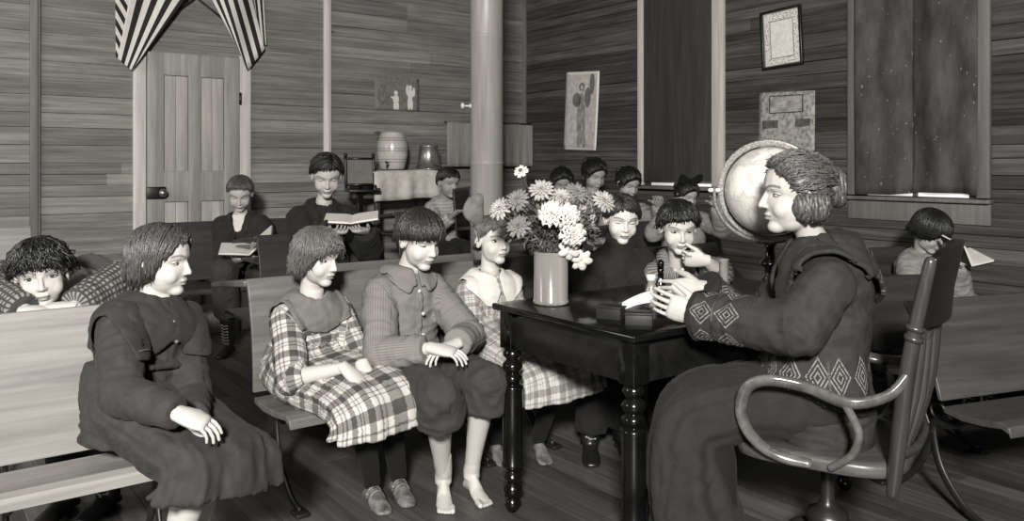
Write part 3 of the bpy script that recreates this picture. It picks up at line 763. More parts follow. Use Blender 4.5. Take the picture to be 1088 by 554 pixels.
n.color(n.mix(n.m('GREATER_THAN', sp, .735), n.ramp(f, [(.3, .14), (.7, .30)]), tone(.5)))
cur = cu.build('curtain', n.mat, None); md = cur.modifiers.new('s', 'SOLIDIFY'); md.thickness = .003
rd = MB(); rd.tube([PR(a - .02, zh, .03), PR(b + .02, zh, .03)], .008, 8); rd.build('curtain_rod', m_plain('shade_stick', .3), cur)
tag(cur, 'dark speckled curtain with a centre fold over the right-hand window', 'curtain')

# things on the walls
def sheet(name, label, cat, corners, off, wall, mat, thick=.002, curl=.006):
    """a paper sheet pinned to a wall: corners are photo pixels tl,tr,br,bl"""
    P = []
    for px, py in corners:
        s = back(px, off) if wall == 'b' else right_(px, off); fn = PB if wall == 'b' else PR; P.append((s, zat(fn(s, 0, off), py)))
    fn = PB if wall == 'b' else PR; rows = []; uvs = []
    for i in range(13):
        v = i / 12; rw = []
        for j in range(13):
            u = j / 12; s = (P[0][0] * (1 - u) + P[1][0] * u) * (1 - v) + (P[3][0] * (1 - u) + P[2][0] * u) * v; z = (P[0][1] * (1 - u) + P[1][1] * u) * (1 - v) + (P[3][1] * (1 - u) + P[2][1] * u) * v
            rw.append(fn(s, z, off + curl * (math.sin(u * 5 + v * 2) * .5 + .5) * (.3 + v))); uvs.append((u, v, 0))
        rows.append(rw)
    mb = MB(); mb.grid(rows, close_u=False); me = bpy.data.meshes.new(name); me.from_pydata([tuple(p) for p in mb.v], [], mb.f); me.update(); vec_attr(me, 'cuv', np.array(uvs)); set_smooth(me)
    o = link(name, me, mat, None); md = o.modifiers.new('s', 'SOLIDIFY'); md.thickness = thick; md.offset = 0; return tag(o, label, cat)
def rect(n, u, v, a, b, c, d, soft=.0):
    return n.m('MULTIPLY', n.m('MULTIPLY', n.m('GREATER_THAN', u, a), n.m('LESS_THAN', u, b)), n.m('MULTIPLY', n.m('GREATER_THAN', v, c), n.m('LESS_THAN', v, d)))
def blob(n, u, v, cu_, cv, ru, rv):
    du = n.m('DIVIDE', n.m('SUBTRACT', u, cu_), ru); dv = n.m('DIVIDE', n.m('SUBTRACT', v, cv), rv)
    return n.m('LESS_THAN', n.m('ADD', n.m('MULTIPLY', du, du), n.m('MULTIPLY', dv, dv)), 1.0)
# small dark card with two pale drawn figures
n = N('figure_card', .8, .2); u, v = cuv(n); col = n.ramp(n.noise(n.coord('Object'), 30, 4), [(.3, .36), (.7, .46)])
pale = None
for q in ((.47, .46, .045, .07), (.47, .66, .07, .14), (.45, .86, .04, .12), (.51, .86, .035, .12), (.41, .6, .06, .035), (.80, .28, .04, .07), (.80, .50, .06, .17), (.73, .36, .03, .16), (.88, .42, .03, .14), (.77, .78, .035, .2), (.83, .80, .03, .18)):
    b_ = blob(n, u, v, *q); pale = b_ if pale is None else n.m('MAXIMUM', pale, b_)
ring = n.m('SUBTRACT', blob(n, u, v, .17, .5, .09, .28), blob(n, u, v, .17, .5, .075, .24)); col = n.mix(n.m('MULTIPLY', ring, .5), col, tone(.2))
n.color(n.mix(pale, col, tone(.78))); sheet('wall_card', 'small grey card with two pale figures pinned above the crock', 'card', ((398, 82), (445, 84), (445, 118), (398, 117)), .006, 'b', n.mat)
# tall pale poster with a standing winged figure
n = N('figure_poster', .7, .25); u, v = cuv(n); f = n.noise(n.coord('Object'), 26, 5, .6); col = n.ramp(f, [(.3, .58), (.7, .76)])
drk = None
for q in ((.50, .19, .085, .05), (.36, .36, .13, .09), (.68, .33, .09, .13), (.80, .15, .07, .14)):
    b_ = blob(n, u, v, *q); drk = b_ if drk is None else n.m('MAXIMUM', drk, b_)
gown = n.m('MAXIMUM', blob(n, u, v, .50, .60, .13, .33), n.m('MAXIMUM', blob(n, u, v, .43, .88, .05, .12), blob(n, u, v, .6, .88, .05, .12)))
fold = n.m('LESS_THAN', n.noise(n.coord(scale=(60, 6, 1), attr='cuv'), 1.0, 2), .5)
col = n.mix(n.m('MULTIPLY', gown, n.m('MULTIPLY_ADD', fold, .4, .35)), col, tone(.3)); col = n.mix(n.m('MULTIPLY', drk, .72), col, tone(.17))
col = n.mix(blob(n, u, v, .5, .20, .035, .03), col, tone(.7)); inn = rect(n, u, v, .05, .95, .03, .97)
n.color(n.mix(inn, tone(.82), col)); sheet('poster', 'tall pale poster of a standing figure between corner and shaded window', 'poster', ((602, 77), (637, 75.5), (634, 160), (600, 159)), .008, 'r', n.mat, curl=.01)
# framed certificate
sa_, sb_ = right_(811), right_(854); z0, z1 = zat(PR(sa_, 0), 75), zat(PR(sa_, 0), 12); sm = (sa_ + sb_) / 2
fr = thing('picture_frame', 'thin dark frame holding a bordered certificate high on the wall', 'picture', PR(sm, z0)); wd = sb_ - sa_; tl = math.radians(-3.0)
fx = VD * math.cos(tl) + ZU * math.sin(tl); fz = ZU * math.cos(tl) - VD * math.sin(tl); fc = PR(sm, (z0 + z1) / 2 , .02); hh = z1 - z0 - .01
m = MB()
for a, s in ((-1, 1), (1, 1)): m.box(fc + fx * a * (wd / 2 - .009), (.018, .022, hh), (fx, NR, fz), .004)
for a in (-1, 1): m.box(fc + fz * a * (hh / 2 - .009), (wd, .022, .018), (fx, NR, fz), .004)
m.build('frame', m_plain('black_frame', .07, .35, .5), fr)
n = N('certificate', .6, .3); mbp = MB(); rows = [[fc - NR * .004 + fx * (wd - .03) * (j / 6 - .5) + fz * (hh - .03) * (.5 - i / 6) for j in range(7)] for i in range(7)]
u, v = cuv(n); inn = rect(n, u, v, .18, .82, .16, .86); inn2 = rect(n, u, v, .2, .8, .175, .845); out = rect(n, u, v, .04, .96, .03, .97); tx = n.noise(n.coord(scale=(30, 40, 1), attr='cuv'), 1.0, 2)
col = n.ramp(n.noise(n.coord('Object'), 40, 3), [(.3, .76), (.7, .84)]); col = n.mix(n.m('MULTIPLY', n.m('SUBTRACT', out, inn), n.m('LESS_THAN', tx, .43)), col, tone(.32)); col = n.mix(n.m('SUBTRACT', inn, inn2), col, tone(.4))
n.color(n.mix(out, tone(.6), col)); mbp.grid(rows, close_u=False); me = bpy.data.meshes.new('certificate'); me.from_pydata([tuple(p) for p in mbp.v], [], mbp.f); vec_attr(me, 'cuv', np.array([(j / 6, i / 6, 0) for i in range(7) for j in range(7)])); me.update(); o = link('certificate', me, n.mat, fr); md = o.modifiers.new('s', 'SOLIDIFY'); md.thickness = .003
# calendar
n = N('calendar_paper', .7, .25); u, v = cuv(n); f = n.noise(n.coord(scale=(16, 14, 1), attr='cuv'), 1.0, 4, .6); col = n.ramp(f, [(.35, .38), (.6, .62)])
pic = rect(n, u, v, .19, .80, .05, .32); pic2 = rect(n, u, v, .21, .78, .065, .305); g2 = n.noise(n.coord(scale=(5, 9, 1), attr='cuv'), 1.0, 4, .6)
col = n.mix(pic, col, tone(.14)); col = n.mix(pic2, col, n.ramp(g2, [(.35, .42), (.6, .62)]))
blk = n.m('MAXIMUM', rect(n, u, v, .07, .36, .42, .54), rect(n, u, v, .66, .92, .42, .54)); col = n.mix(n.m('MULTIPLY', blk, .75), col, tone(.16)); gut = n.m('MAXIMUM', rect(n, u, v, .37, .42, .40, .9), rect(n, u, v, .60, .65, .4, .9))
n.color(n.mix(n.m('MULTIPLY', gut, .6), col, tone(.6))); sheet('calendar', 'printed calendar sheet hanging on the wall just above the globe', 'calendar', ((807, 99), (866, 96), (866, 166), (806, 170)), .006, 'r', n.mat)

# hanging cloth by the corner, on a rod held by two brackets
z0, z1 = zat(PB(.4, 0, .13), 177), zat(PB(.4, 0, .13), 131); a, b = back(475, .13), .012; cu = MB(); rows = []
for i in range(10):
    rows.append([PB(a + (b - a) * j / 70, z1 + (z0 - z1) * i / 9, .13 + .006 * math.sin(j * .9) * (i / 9) + .004 * math.sin(j * .37)) for j in range(71)])
cu.grid(rows, close_u=False); hcl = cu.build('hanging_cloth', m_wood('ribbed_cloth', .40, .60, 'z', .85, .2, 45), None); md = hcl.modifiers.new('s', 'SOLIDIFY'); md.thickness = .003
rd = MB(); rd.tube([PB(a + .01, z1, .13), PB(b + .01, z1, .13)], .009, 8)
for s in (a - .05, b + .06): rd.tube([PB(s, z1, .0), PB(s, z1, .13)], .006, 6)
rd.build('rod', m_plain('shade_stick', .3), hcl); tag(hcl, 'ribbed grey cloth hanging low on the wall behind the round post', 'cloth')

# round post with a hook
pd = G(517, 5.0, 0); po = thing('post', 'tall round pale post rising beside the flowers', 'post', pd)
m = MB(); rr = .1; prof = [(rr * .99, 0)]
for z in (.9, zat(pd, 172), zat(pd, 38)):
    prof += [(rr, z - .014), (rr * 1.012, z - .012), (rr * 1.012, z - .001), (rr * .985, z), (rr * .985, z + .004), (rr, z + .008)]
prof += [(rr, CEIL)]; m.lathe(prof, pd, 40); m.build('shaft', m_wood('pale_post', .44, .60, 'z', .42, .4, 16), po)
hk = MB(); dk = (V((-1, -.25, 0))).normalized(); hz = zat(pd, 113); hk.lathe([(.016, -.01), (.014, .006), (.006, .01), (.006, .035), (.016, .042), (.020, .05), (.014, .058), (.001, .06)], V((pd.x, pd.y, hz)) + dk * rr, 14, dk); hk.build('peg', m_plain('china_knob', .72, .25, .5), po)

# striped flag draped over the door
n = N('striped_bunting', .85, .15); u, v = cuv(n); fs = n.noise(n.coord('Object'), 30, 3); n.color(n.mix(n.m('MULTIPLY', fs, .25), n.mix(band(n, u, 1 / 4.2, .5, 1.0), tone(.78), tone(.085)), tone(.35)))
def drape(cols, name):
    """cols: fold lines across the strip; each a top and bottom photo point, wall offset and stripe coordinate"""
    vs, fs, uv = [], [], []; m = len(cols); K = 14
    for i in range(K):
        t = i / (K - 1)
        for (a, b, off, us) in cols:
            px = a[0] * (1 - t) + b[0] * t; py = a[1] * (1 - t) + b[1] * t; o = off + .02 * math.sin(t * 4 + px * .1); s = back(px, o); P = PB(s, 0, o); P.z = zat(P, py); vs.append(P); uv.append((us[0] * (1 - t) + us[1] * t, t, 0))
    for i in range(K - 1):
        for j in range(m - 1): fs.append([i * m + j, i * m + j + 1, (i + 1) * m + j + 1, (i + 1) * m + j])
    me = bpy.data.meshes.new(name); me.from_pydata([tuple(p) for p in vs], [], fs); me.update(); vec_attr(me, 'cuv', np.array(uv)); set_smooth(me); return me
def fine(cols, k=8):
    out = []
    for c0, c1 in zip(cols, cols[1:]):
        for q in range(k):
            t = q / k; lp = lambda a, b: a * (1 - t) + b * t; out.append(((lp(c0[0][0], c1[0][0]), lp(c0[0][1], c1[0][1])), (lp(c0[1][0], c1[1][0]), lp(c0[1][1], c1[1][1])), lp(c0[2], c1[2]), (lp(c0[3][0], c1[3][0]), lp(c0[3][1], c1[3][1]))))
    return out + [cols[-1]]
flag = thing('flag', 'striped flag draped in two tails over the door', 'flag', PB(back(205), 2.3))
lft = [((124, -40), (123, 62), .05, (1.0, 1.0)), ((150, -40), (137, 33), .075, (.75, .20)), ((163, -35), (123, 66), .07, (.78, .0))]
me1 = drape(fine([((122, -60), (123, 61), .04, (-.75, .95)), ((146, -60), (136, 66), .06, (-1.2, .62))]), 'a')
me2 = drape(fine([((146, -45), (125, 62), .075, (.0, .0)), ((170, -40), (134, 70), .085, (.30, .30)), ((193, -32), (140, 75), .095, (.62, .62)), ((213, -22), (147, 66), .08, (.92, .92))]), 'b')
me3 = drape(fine([((205, -38), (255, 55), .06, (.0, .0)), ((228, -45), (263, 75), .09, (.45, .45)), ((244, -50), (275, 60), .075, (.85, .85)), ((256, -50), (281, 52), .06, (1.05, 1.05))]), 'c')
me4 = drape(fine([((262, -60), (276, 46), .045, (.1, .1)), ((277, -60), (283, 48), .04, (.55, .55))]), 'd')
for me in (me1, me2, me3, me4): o = link('flag_tail', me, n.mat, flag); md = o.modifiers.new('s', 'SOLIDIFY'); md.thickness = .003
cd = MB(); cd.tube([PB(back(px), zat(PB(back(px), 0, o), py), o) for px, py, o in ((173, 19, .06), (188, 10, .04), (203, 0, .035), (207, -3, .035), (222, 9, .035), (236, 21, .06))], .007, 6); cd.build('cord', m_plain('dark_cord', .12), flag)
# ------------------------------------------------------------------ furniture
iron = m_plain('school_desk_iron', .09, .45, .5, .25)
seat_light = m_wood('pale_bench_wood', .38, .58, 'x', .5, .35, 20); seat_mid = m_wood('brown_bench_wood', .27, .45, 'x', .45, .4, 16); seat_dark = m_wood('dark_bench_wood', .13, .24, 'x', .4, .45, 16)
def bench(label, p, xd, fd, L, seat_z, top_z, mat, desk=True, group=None, sd=.34, lean=.07, seat=True, back_h=None):
    """school bench seen from the front: p = left end of the back's top edge, xd along it, fd towards the sitter's knees; the next row's desk hangs behind"""
    p = V((p.x, p.y, 0)); xd = V(xd).normalized(); fd = V(fd).normalized(); T = lambda x, y, z: p + xd * x + fd * y + ZU * z
    root = thing('school_bench', label, 'bench', p + xd * L / 2, group)
    th = .016; bz = seat_z + .01 if back_h is None else top_z - back_h
    def prof(q): t = (top_z - q) / (top_z - seat_z); return lean * t + .02 * math.sin(t * PI)
    zs = [bz + (top_z - bz) * i / 10 for i in range(11)]; m = MB()
    poly = [(prof(z), z) for z in zs] + [(prof(z) - th, z) for z in zs[::-1]]
    m.prism(poly, 0, L, T); m.build('backrest', mat, root, bevel=.003, auto=35)
    if seat:
        m = MB(); y0 = lean + .005; pts = [(y0, seat_z - .005), (y0 + sd * .3, seat_z - .014), (y0 + sd * .6, seat_z - .008), (y0 + sd * .88, seat_z + .004), (y0 + sd * .98, seat_z - .006), (y0 + sd, seat_z - .018)]
        m.prism(pts + [(y, z - .022) for y, z in pts[::-1]], 0, L, T); m.build('seat', mat, root, bevel=.004, auto=35)
    if desk:
        m = MB(); m.prism([(-.005, top_z - .005), (-.40, top_z - .055), (-.408, top_z - .066), (-.40, top_z - .077), (-.005, top_z - .028)], -.01, L + .01, T); m.build('desk_top', mat, root, bevel=.004, auto=35)
        m = MB(); m.prism([(-.02, top_z - .16), (-.33, top_z - .16), (-.33, top_z - .174), (-.02, top_z - .174)], .02, L - .02, T); m.build('book_shelf', seat_dark, root, bevel=.002, auto=35)
    for x in (.10, L - .10):
        m = MB(); fl = (1, .45); up = xd
        def tb(pts, r): m.tube([T(x, y, z) for y, z in pts], r, 8, (.5, 1), xd, 6)
        tb([(.26, .012), (.16, .05), (.06, .16), (.03, .30), (.10, seat_z - .10), (.22, seat_z - .04), (lean + sd * .9, seat_z - .03)], .017)
        tb([(-.22, .012), (-.12, .05), (-.02, .16), (.03, .28)], .017)
        tb([(.03, .26), (-.01, seat_z - .06), (prof(seat_z + .03) - .032, seat_z + .03), (prof(top_z - .12) - .028, top_z - .12)], .014)
        m.box(T(x, .26, .008), (.05, .07, .016), (xd, fd, ZU), .004); m.box(T(x, -.22, .008), (.05, .07, .016), (xd, fd, ZU), .004)
        if desk: tb([(.0, .40), (-.06, .52), (-.16, top_z - .2), (-.18, top_z - .10)], .015); tb([(-.02, top_z - .185), (-.34, top_z - .185)], .010)
        for q in range(3): m.tube([T(x, .05 + .03 * math.cos(a), .36 + q * .001 + .03 * math.sin(a)) for a in [i * PI / 5 for i in range(11)]], .006, 6) if q == 0 else None
        m.build('iron_frame', iron, root)
    for c in root.children: reorient(c, xd)
    return root
FDr = FD
def rowpt(u, v): return R(u, v)
bench('pale worn bench with a light panel back at far left front', G(-40, 2.27, 0), UD, FD, .60, .40, .825, seat_light, sd=.22, lean=.06)
bench('front bench behind the plaid girl and the barefoot boy', rowpt(-.31, 0), UD, FD, 1.02, .40, .82, seat_mid)
bench('front bench under the girl with the hair bow', rowpt(.86, 0), UD, FD, .50, .41, .82, seat_dark, sd=.3)
bench('front bench holding the two boys behind the table', rowpt(1.44, .04), UD, FD, 1.0, .42, .80, seat_dark)
bench('bench of the boy resting his head, left side second row', rowpt(-1.15, .76), UD, FD, .78, .42, .84, seat_light)
bench('wall bench at far left behind the slumped boy', rowpt(-1.75, 2.50), UD, FD, 1.02, .44, .885, seat_light, desk=False)
bench('long dark bench against the back wall beside the door', rowpt(.02, 2.72), UD, FD, .98, .46, .86, seat_dark, desk=False)
bench('bench under the reader in the third row, left of the shelf', rowpt(.30, 1.62), UD, FD, .80, .47, .84, seat_dark)
bench('bench in the middle row behind the barefoot boy', rowpt(.35, .86), UD, FD, .95, .42, .74, seat_mid)
bench('bench of the small child in front of the draped stand', rowpt(1.42, 2.02), UD, FD, .62, .55, .92, seat_dark)
bench('rear bench by the poster under two girls', rowpt(2.40, 1.78), UD, FD, .95, .50, .90, seat_dark)
bench('second last bench beside the shaded window', rowpt(2.28, 1.08), UD, FD, .85, .48, .92, seat_dark)
bench('bench under the girl with the dark bow near the shaded window', rowpt(2.15, .50), UD, FD, .85, .46, .90, seat_dark)
ur, fr_ = V((.94, .35, 0)), V((.35, -.94, 0))
bench('brown bench with curled iron legs at far right front', G(962, 2.98, 0), ur, fr_, 1.1, .42, .75, m_wood('dull_brown_bench_wood', .18, .32, 'x', .45, .4, 16), sd=.25, lean=.16, desk=False)
bench('dark desk bench in front of the child in the pale smock', G(893, 3.62, 0), ur, fr_, .62, .42, .74, seat_dark)
bench('dark bench behind the child in the pale smock', G(925, 4.42, 0), ur, fr_, 1.25, .42, .80, seat_dark, desk=False)

# teacher's table
black = m_plain('black_varnish', .045, .16, .5, .35, 9); black2 = m_plain('worn_black_varnish', .07, .3, .5, .4, 18)
TL = V((-.075, 2.96, 0)); tu, tw = UD, FD; TW, TLn = .717, 1.25
def TP(a, b, z): return TL + tu * a + tw * b + ZU * z
tb = thing('table', 'black varnished table with turned fluted legs', 'table', TP(TLn / 2, TW / 2, 0))
m = MB(); m.box(TP(TLn / 2, TW / 2, .738), (TLn, TW, .024), (tu, tw, ZU), .007); m.build('tabletop', black, tb)
m = MB()
for c, s in (((TLn / 2, .055), (TLn - .1, .022, .135)), ((TLn / 2, TW - .055), (TLn - .1, .022, .135)), ((.055, TW / 2), (.022, TW - .1, .135)), ((TLn - .055, TW / 2), (.022, TW - .1, .135))): m.box(TP(c[0], c[1], .6565), s, (tu, tw, ZU), .002)
m.build('apron', black2, tb)
for a in (.055, TLn - .055):
    for b in (.055, TW - .055):
        m = MB(); m.box(TP(a, b, .658), (.066, .066, .136), (tu, tw, ZU), .003)
        pr = [(.020, .592), (.026, .588), (.034, .575), (.034, .565), (.024, .553), (.022, .548), (.034, .535), (.037, .525), (.034, .512), (.023, .502), (.035, .490), (.037, .482), (.030, .470), (.026, .462), (.039, .455), (.041, .449), (.038, .44), (.036, .18), (.040, .175), (.040, .168), (.024, .158), (.022, .15), (.035, .135), (.036, .125), (.022, .108), (.034, .092), (.037, .078), (.030, .062), (.020, .052), (.029, .04), (.030, .028), (.022, .012), (.014, .0)]
        m.lathe(pr[::-1], TP(a, b, 0), 96, None, 12, .30, (.185, .435)); m.build('leg', black, tb, auto=50)

# white-draped stand with a crock and a pail
sA, sB = back(396, .42), back(468, .42); zt = H - 6 * 6.6 / F
st = thing('draped_stand', 'small stand under a white cloth against the back wall', 'stand', PB((sA + sB) / 2, 0, .22))
def SP(a, o, z): return PB(sA + (sB - sA) * a, z, o)
m = MB(); m.box(SP(.5, .24, zt - .02), (abs(sA - sB) * .96, .38, .025), AXB, .004)
for a in (.08, .92):
    for o in (.08, .40): m.box(SP(a, o, (zt - .035) / 2), (.04, .04, zt - .035), AXB, .004)
m.build('frame', seat_dark, st)
m = MB(); rows = []
for i in range(16):
    t = i / 15; arc = t * .68 - .02; rw = []
    for j in range(40):
        a = j / 39; o = .04 + min(arc, .43); z = zt - max(0, arc - .43); dr = max(0, arc - .43); e = (abs(a - .5) * 2) ** 8
        rw.append(SP(-.03 + 1.06 * a, o + .012 + (.012 * math.sin(a * 17) + .008 * math.sin(a * 31)) * min(1, dr * 8), z - e * .012 - (dr > 0) * .008 * math.sin(a * 7)))
    rows.append(rw)
m.grid(rows, close_u=False); cl = m.build('cloth', m_cloth('white_cloth', .72), st); md = cl.modifiers.new('s', 'SOLIDIFY'); md.thickness = .004
cb = G(417, 6.72, zt + .006); cr = thing('crock', 'pale banded stoneware water crock with a tap on the stand', 'crock', cb); hh, rr = .305, .127
n = N('stoneware', .28, .5); sp = n.n('ShaderNodeSeparateXYZ'); n.ln(n.n('ShaderNodeTexCoord').outputs['Generated'], sp.inputs[0]); z = sp.outputs[2]; bd = None
for q in (.2, .27, .5, .56, .78, .84): b_ = n.m('LESS_THAN', n.m('ABSOLUTE', n.m('SUBTRACT', z, q)), .012); bd = b_ if bd is None else n.m('MAXIMUM', bd, b_)
n.color(n.mix(n.m('MULTIPLY', bd, .6), n.ramp(n.noise(n.coord('Object'), 8, 3), [(.3, .60), (.7, .70)]), tone(.3)))
m = MB(); m.lathe([(.001, 0), (.09, 0), (.098, .01), (.112, .06), (.124, .12), (.127, .17), (.122, .22), (.108, .265), (.098, .285), (.094, .29), (.094, .297), (.088, .303), (.001, .304)], cb, 36); m.build('body', n.mat, cr)
m = MB(); fd = V((-.15, -1, 0)).normalized(); tp = cb + fd * .105 + ZU * .035; m.tube([tp, tp + fd * .05], .009, 10); m.tube([tp + fd * .045 + ZU * .025, tp + fd * .045 - ZU * .02], .008, 10); m.box(tp + fd * .045 + ZU * .03, (.035, .008, .01), None, .002); m.build('tap', m_plain('dull_metal', .3, .35, .5, metal=.8), cr)
pb = G(455.5, 6.78, zt + .006); pl = thing('pail', 'metal pail standing upside down right of the stoneware crock', 'pail', pb)
m = MB(); m.lathe([(.100, 0), (.103, .004), (.100, .010), (.097, .012), (.075, .185), (.078, .189), (.076, .198), (.070, .200), (.066, .192), (.001, .192)], pb, 32); m.build('shell', m_plain('galvanised_metal', .55, .32, .5, .15, 9, .75), pl)
m = MB(); m.tube([pb + V((.104 * math.cos(a), -.03 - .0 * math.sin(a), .02 + .0)) + V((0, -.055 * math.sin(a), .016 * math.sin(a))) for a in [i * PI / 12 for i in range(13)]], .003, 6); m.build('bail', m_plain('dull_metal', .3, .35, .5, metal=.8), pl)

# stand with a framed woven panel
db = G(384, 6.3, 0); ds = thing('book_stand', 'slim pedestal stand with a framed woven panel left of the crock', 'stand', db)
zb, zt2 = H - 27 * 6.3 / F, H + 9 * 6.3 / F; xr = V((.92, .39, 0)); fr2 = V((.39, -.92, 0)); bk = -fr2
m = MB(); m.lathe([(.001, 0), (.15, 0), (.15, .02), (.05, .05), (.02, .09), (.016, .5), (.022, .52), (.016, .54), (.014, zb - .05), (.05, zb - .03), (.05, zb - .015), (.001, zb - .015)], db, 20); m.build('pedestal', iron, ds)
def DP(x, y, z): return db + xr * x + bk * y + ZU * z
m = MB(); m.box(DP(0, -.02, zb - .005), (.24, .2, .02), (xr, fr2, ZU), .004)
for s in (-1, 1): m.tube([DP(s * .115, -.1, zb + .005), DP(s * .115, .0, zb + .01), DP(s * .112, .04, zb + .1), DP(s * .108, .07, zt2)], .012, 8, smooth=4); m.ell(DP(s * .108, .07, zt2 + .008), (.016,) * 3, None, 10, 8)
m.tube([DP(-.11, .065, zt2 - .02), DP(.11, .065, zt2 - .02)], .010, 8); m.tube([DP(-.112, .03, zb + .04), DP(.112, .03, zb + .04)], .010, 8); m.build('frame', m_plain('black_frame', .07, .35, .5), ds)
m = MB(); m.grid([[DP(-.1, .032, zb + .045), DP(.1, .032, zb + .045), DP(.1, .036, zb + .045), DP(-.1, .036, zb + .045)], [DP(-.097, .063, zt2 - .025), DP(.097, .063, zt2 - .025), DP(.097, .068, zt2 - .025), DP(-.097, .068, zt2 - .025)]]); m.build('woven_panel', m_cloth('woven_cane', .42), ds, smooth=False)

# bentwood armchair (swivel) of the teacher
cf = V((-.84, .54, 0)).normalized(); crr = V((cf.y, -cf.x, 0)); cb0 = V((.938, 2.435, 0))
oak = m_wood('dark_oak', .12, .27, 'z', .3, .5, 20); oak_s = m_wood('seat_oak', .20, .36, 'x', .35, .45, 16); bent = m_plain('bentwood_varnish', .30, .2, .55, .25, 20)
ch = thing('armchair', "dark bentwood swivel armchair with spindled back under the teacher", 'chair', cb0)
def CP(x, y, z): return cb0 + crr * x + cf * y + ZU * z            # x: sitter's right, y: forward
SZ = .455; m = MB()
out = []
for i in range(40):
    a = 2 * PI * i / 40; ca, sa = math.cos(a), math.sin(a); e = .5; out.append((.235 * math.copysign(abs(ca) ** e, ca) * (1.0 + .06 * sa), .235 * math.copysign(abs(sa) ** e, sa)))
m.grid([[CP(x * k, y * k, z) for x, y in out] for k, z in ((.02, SZ - .006), (.6, SZ - .008), (.9, SZ), (.98, SZ - .002), (1, SZ - .012), (1, SZ - .036), (.96, SZ - .042), (.02, SZ - .042))]); m.build('seat', oak_s, ch)
lean = .30
for s in (-1, 1):
    m = MB(); q = s * .205; m.tube([CP(q, -.205, SZ - .07), CP(q, -.215, SZ + .02), CP(q * 1.02, -.232, SZ + .18), CP(q * 1.04, -.258, SZ + .36), CP(q * 1.05, -.295, SZ + .545)], [.016, .020, .021, .019, .015], 14, smooth=5, round_caps=True)
    for z, y in ((.345, -.255), (.372, -.259)): m.tube([CP(q * 1.04, y, SZ + z - .006), CP(q * 1.04, y - .003, SZ + z + .006)], .024, 14, round_caps=False)
    m.build('back_post', oak, ch)
for i in range(7):
    x = (i / 6 - .5) * .31; bow_ = -.035 * (1 - (x / .21) ** 2); m = MB(); P = [CP(x, -.20 + bow_ * .6, SZ), CP(x * 1.02, -.235 + bow_, SZ + .18), CP(x * 1.03, -.258 + bow_, SZ + .38)]
    m.tube(P, [.010, .014, .010], 10, smooth=5); m.tube([P[2] - ZU * .045 + cf * .01, P[2] - ZU * .02 + cf * .004], .015, 10, round_caps=True); m.build('spindle', oak, ch)
m = MB(); rows = []
for i in range(24):
    t = i / 23; x = (t - .5) * .44; b_ = -.045 * (1 - (2 * t - 1) ** 2); rise = .03 * (1 - (2 * t - 1) ** 4); ring = []
    for yy, zz in ((.0, .37), (-.008, .46), (-.022, .53), (-.032, .555 + rise), (-.055, .555 + rise), (-.045, .53), (-.03, .46), (-.022, .37)): ring.append(CP(x, -.258 + b_ + yy, SZ + zz))
    rows.append(ring)
m.grid(rows); m.build('crest_rail', m_wood('crest_oak', .05, .12, 'z', .3, .5, 20), ch, bevel=.004, auto=40)
m = MB(); m.tube([CP(-.20, -.215, SZ + .03), CP(-.1, -.25, SZ + .03), CP(.1, -.25, SZ + .03), CP(.20, -.215, SZ + .03)], .012, 8, smooth=5); m.build('back_rail', oak, ch)
for s in (-1, 1):
    m = MB(); pts = [(.213, -.245, .25), (.245, -.20, .195), (0.284, -.11, .172), (  .262, .0, .192), (0.284, .09, .203), (0.284, .15, .178), (0.282, .172, .12), (.280, .158, .06), (.270, .115, .012), (.255, .06, -.012), (.245, .0, -.018)]
    m.tube([CP(s * x, y, SZ + z) for x, y, z in pts], [.015, .016, .017, .018, .018, .017, .016, .015, .014, .014, .012], 12, (1.15, .8), None, 6, round_caps=True)
    m.build('arm', bent, ch)
    m = MB(); m.tube([CP(s * .284, -.10, SZ + .172), CP(s * .280, -.135, SZ + .10), CP(s * .255, -.115, SZ + .03), CP(s * .24, -.06, SZ - .02)], .011, 10, smooth=6, round_caps=True); m.build('arm_support', bent, ch)
m = MB(); m.lathe([(.001, .06), (.03, .06), (.03, .17), (.052, .18), (.062, .2), (.058, .22), (.03, .235), (.020, .25), (.020, .38), (.09, .395), (.10, .413), (.001, .413)], cb0, 24); m.build('swivel_post', m_plain('dull_iron', .2, .35, .5, metal=.6), ch)
for i in range(4):
    a = math.pi / 4 + i * PI / 2; d = crr * math.cos(a) + cf * math.sin(a); m = MB(); m.tube([cb0 + d * .02 + ZU * .15, cb0 + d * .12 + ZU * .13, cb0 + d * .22 + ZU * .06, cb0 + d * .27 + ZU * .025], [.026, .026, .022, .018], 10, (.8, 1.1), None, 5, round_caps=True); m.ell(cb0 + d * .27 + ZU * .018, (.018,) * 3, None, 10, 8); m.build('leg', oak, ch)

# globe on a turned stand
gc = W(818, 203, 2.85); gb = V((gc.x, gc.y, .75)); gl = thing('globe', 'large pale school globe in a ring mount on the table', 'globe', gb); gr = .153
n = N('globe_paper', .25, .5); f = n.noise(n.coord('Generated', (1, 1, 1)), 2.3, 6, .6, .3); sp = n.n('ShaderNodeSeparateXYZ'); n.ln(n.n('ShaderNodeTexCoord').outputs['Generated'], sp.inputs[0])
lat = band(n, sp.outputs[2], .1, 0, .025); col = n.ramp(f, [(.46, .78), (.5, .66), (.54, .72), (.8, .66)]); n.color(n.mix(n.m('MULTIPLY', lat, .15), col, tone(.3)))
m = MB(); m.ell(gc, (gr,) * 3, Matrix.Rotation(.41, 3, 'Y'), 48, 32); m.build('ball', n.mat, gl)
gd = V((gc.x, gc.y, 0)).normalized(); gx = V((gd.y, -gd.x, 0)); tn = (gd * .97 + gx * .18 + ZU * .1).normalized(); ta = tn.cross(ZU).normalized(); tb_ = ta.cross(tn)
m = MB(); rows = []
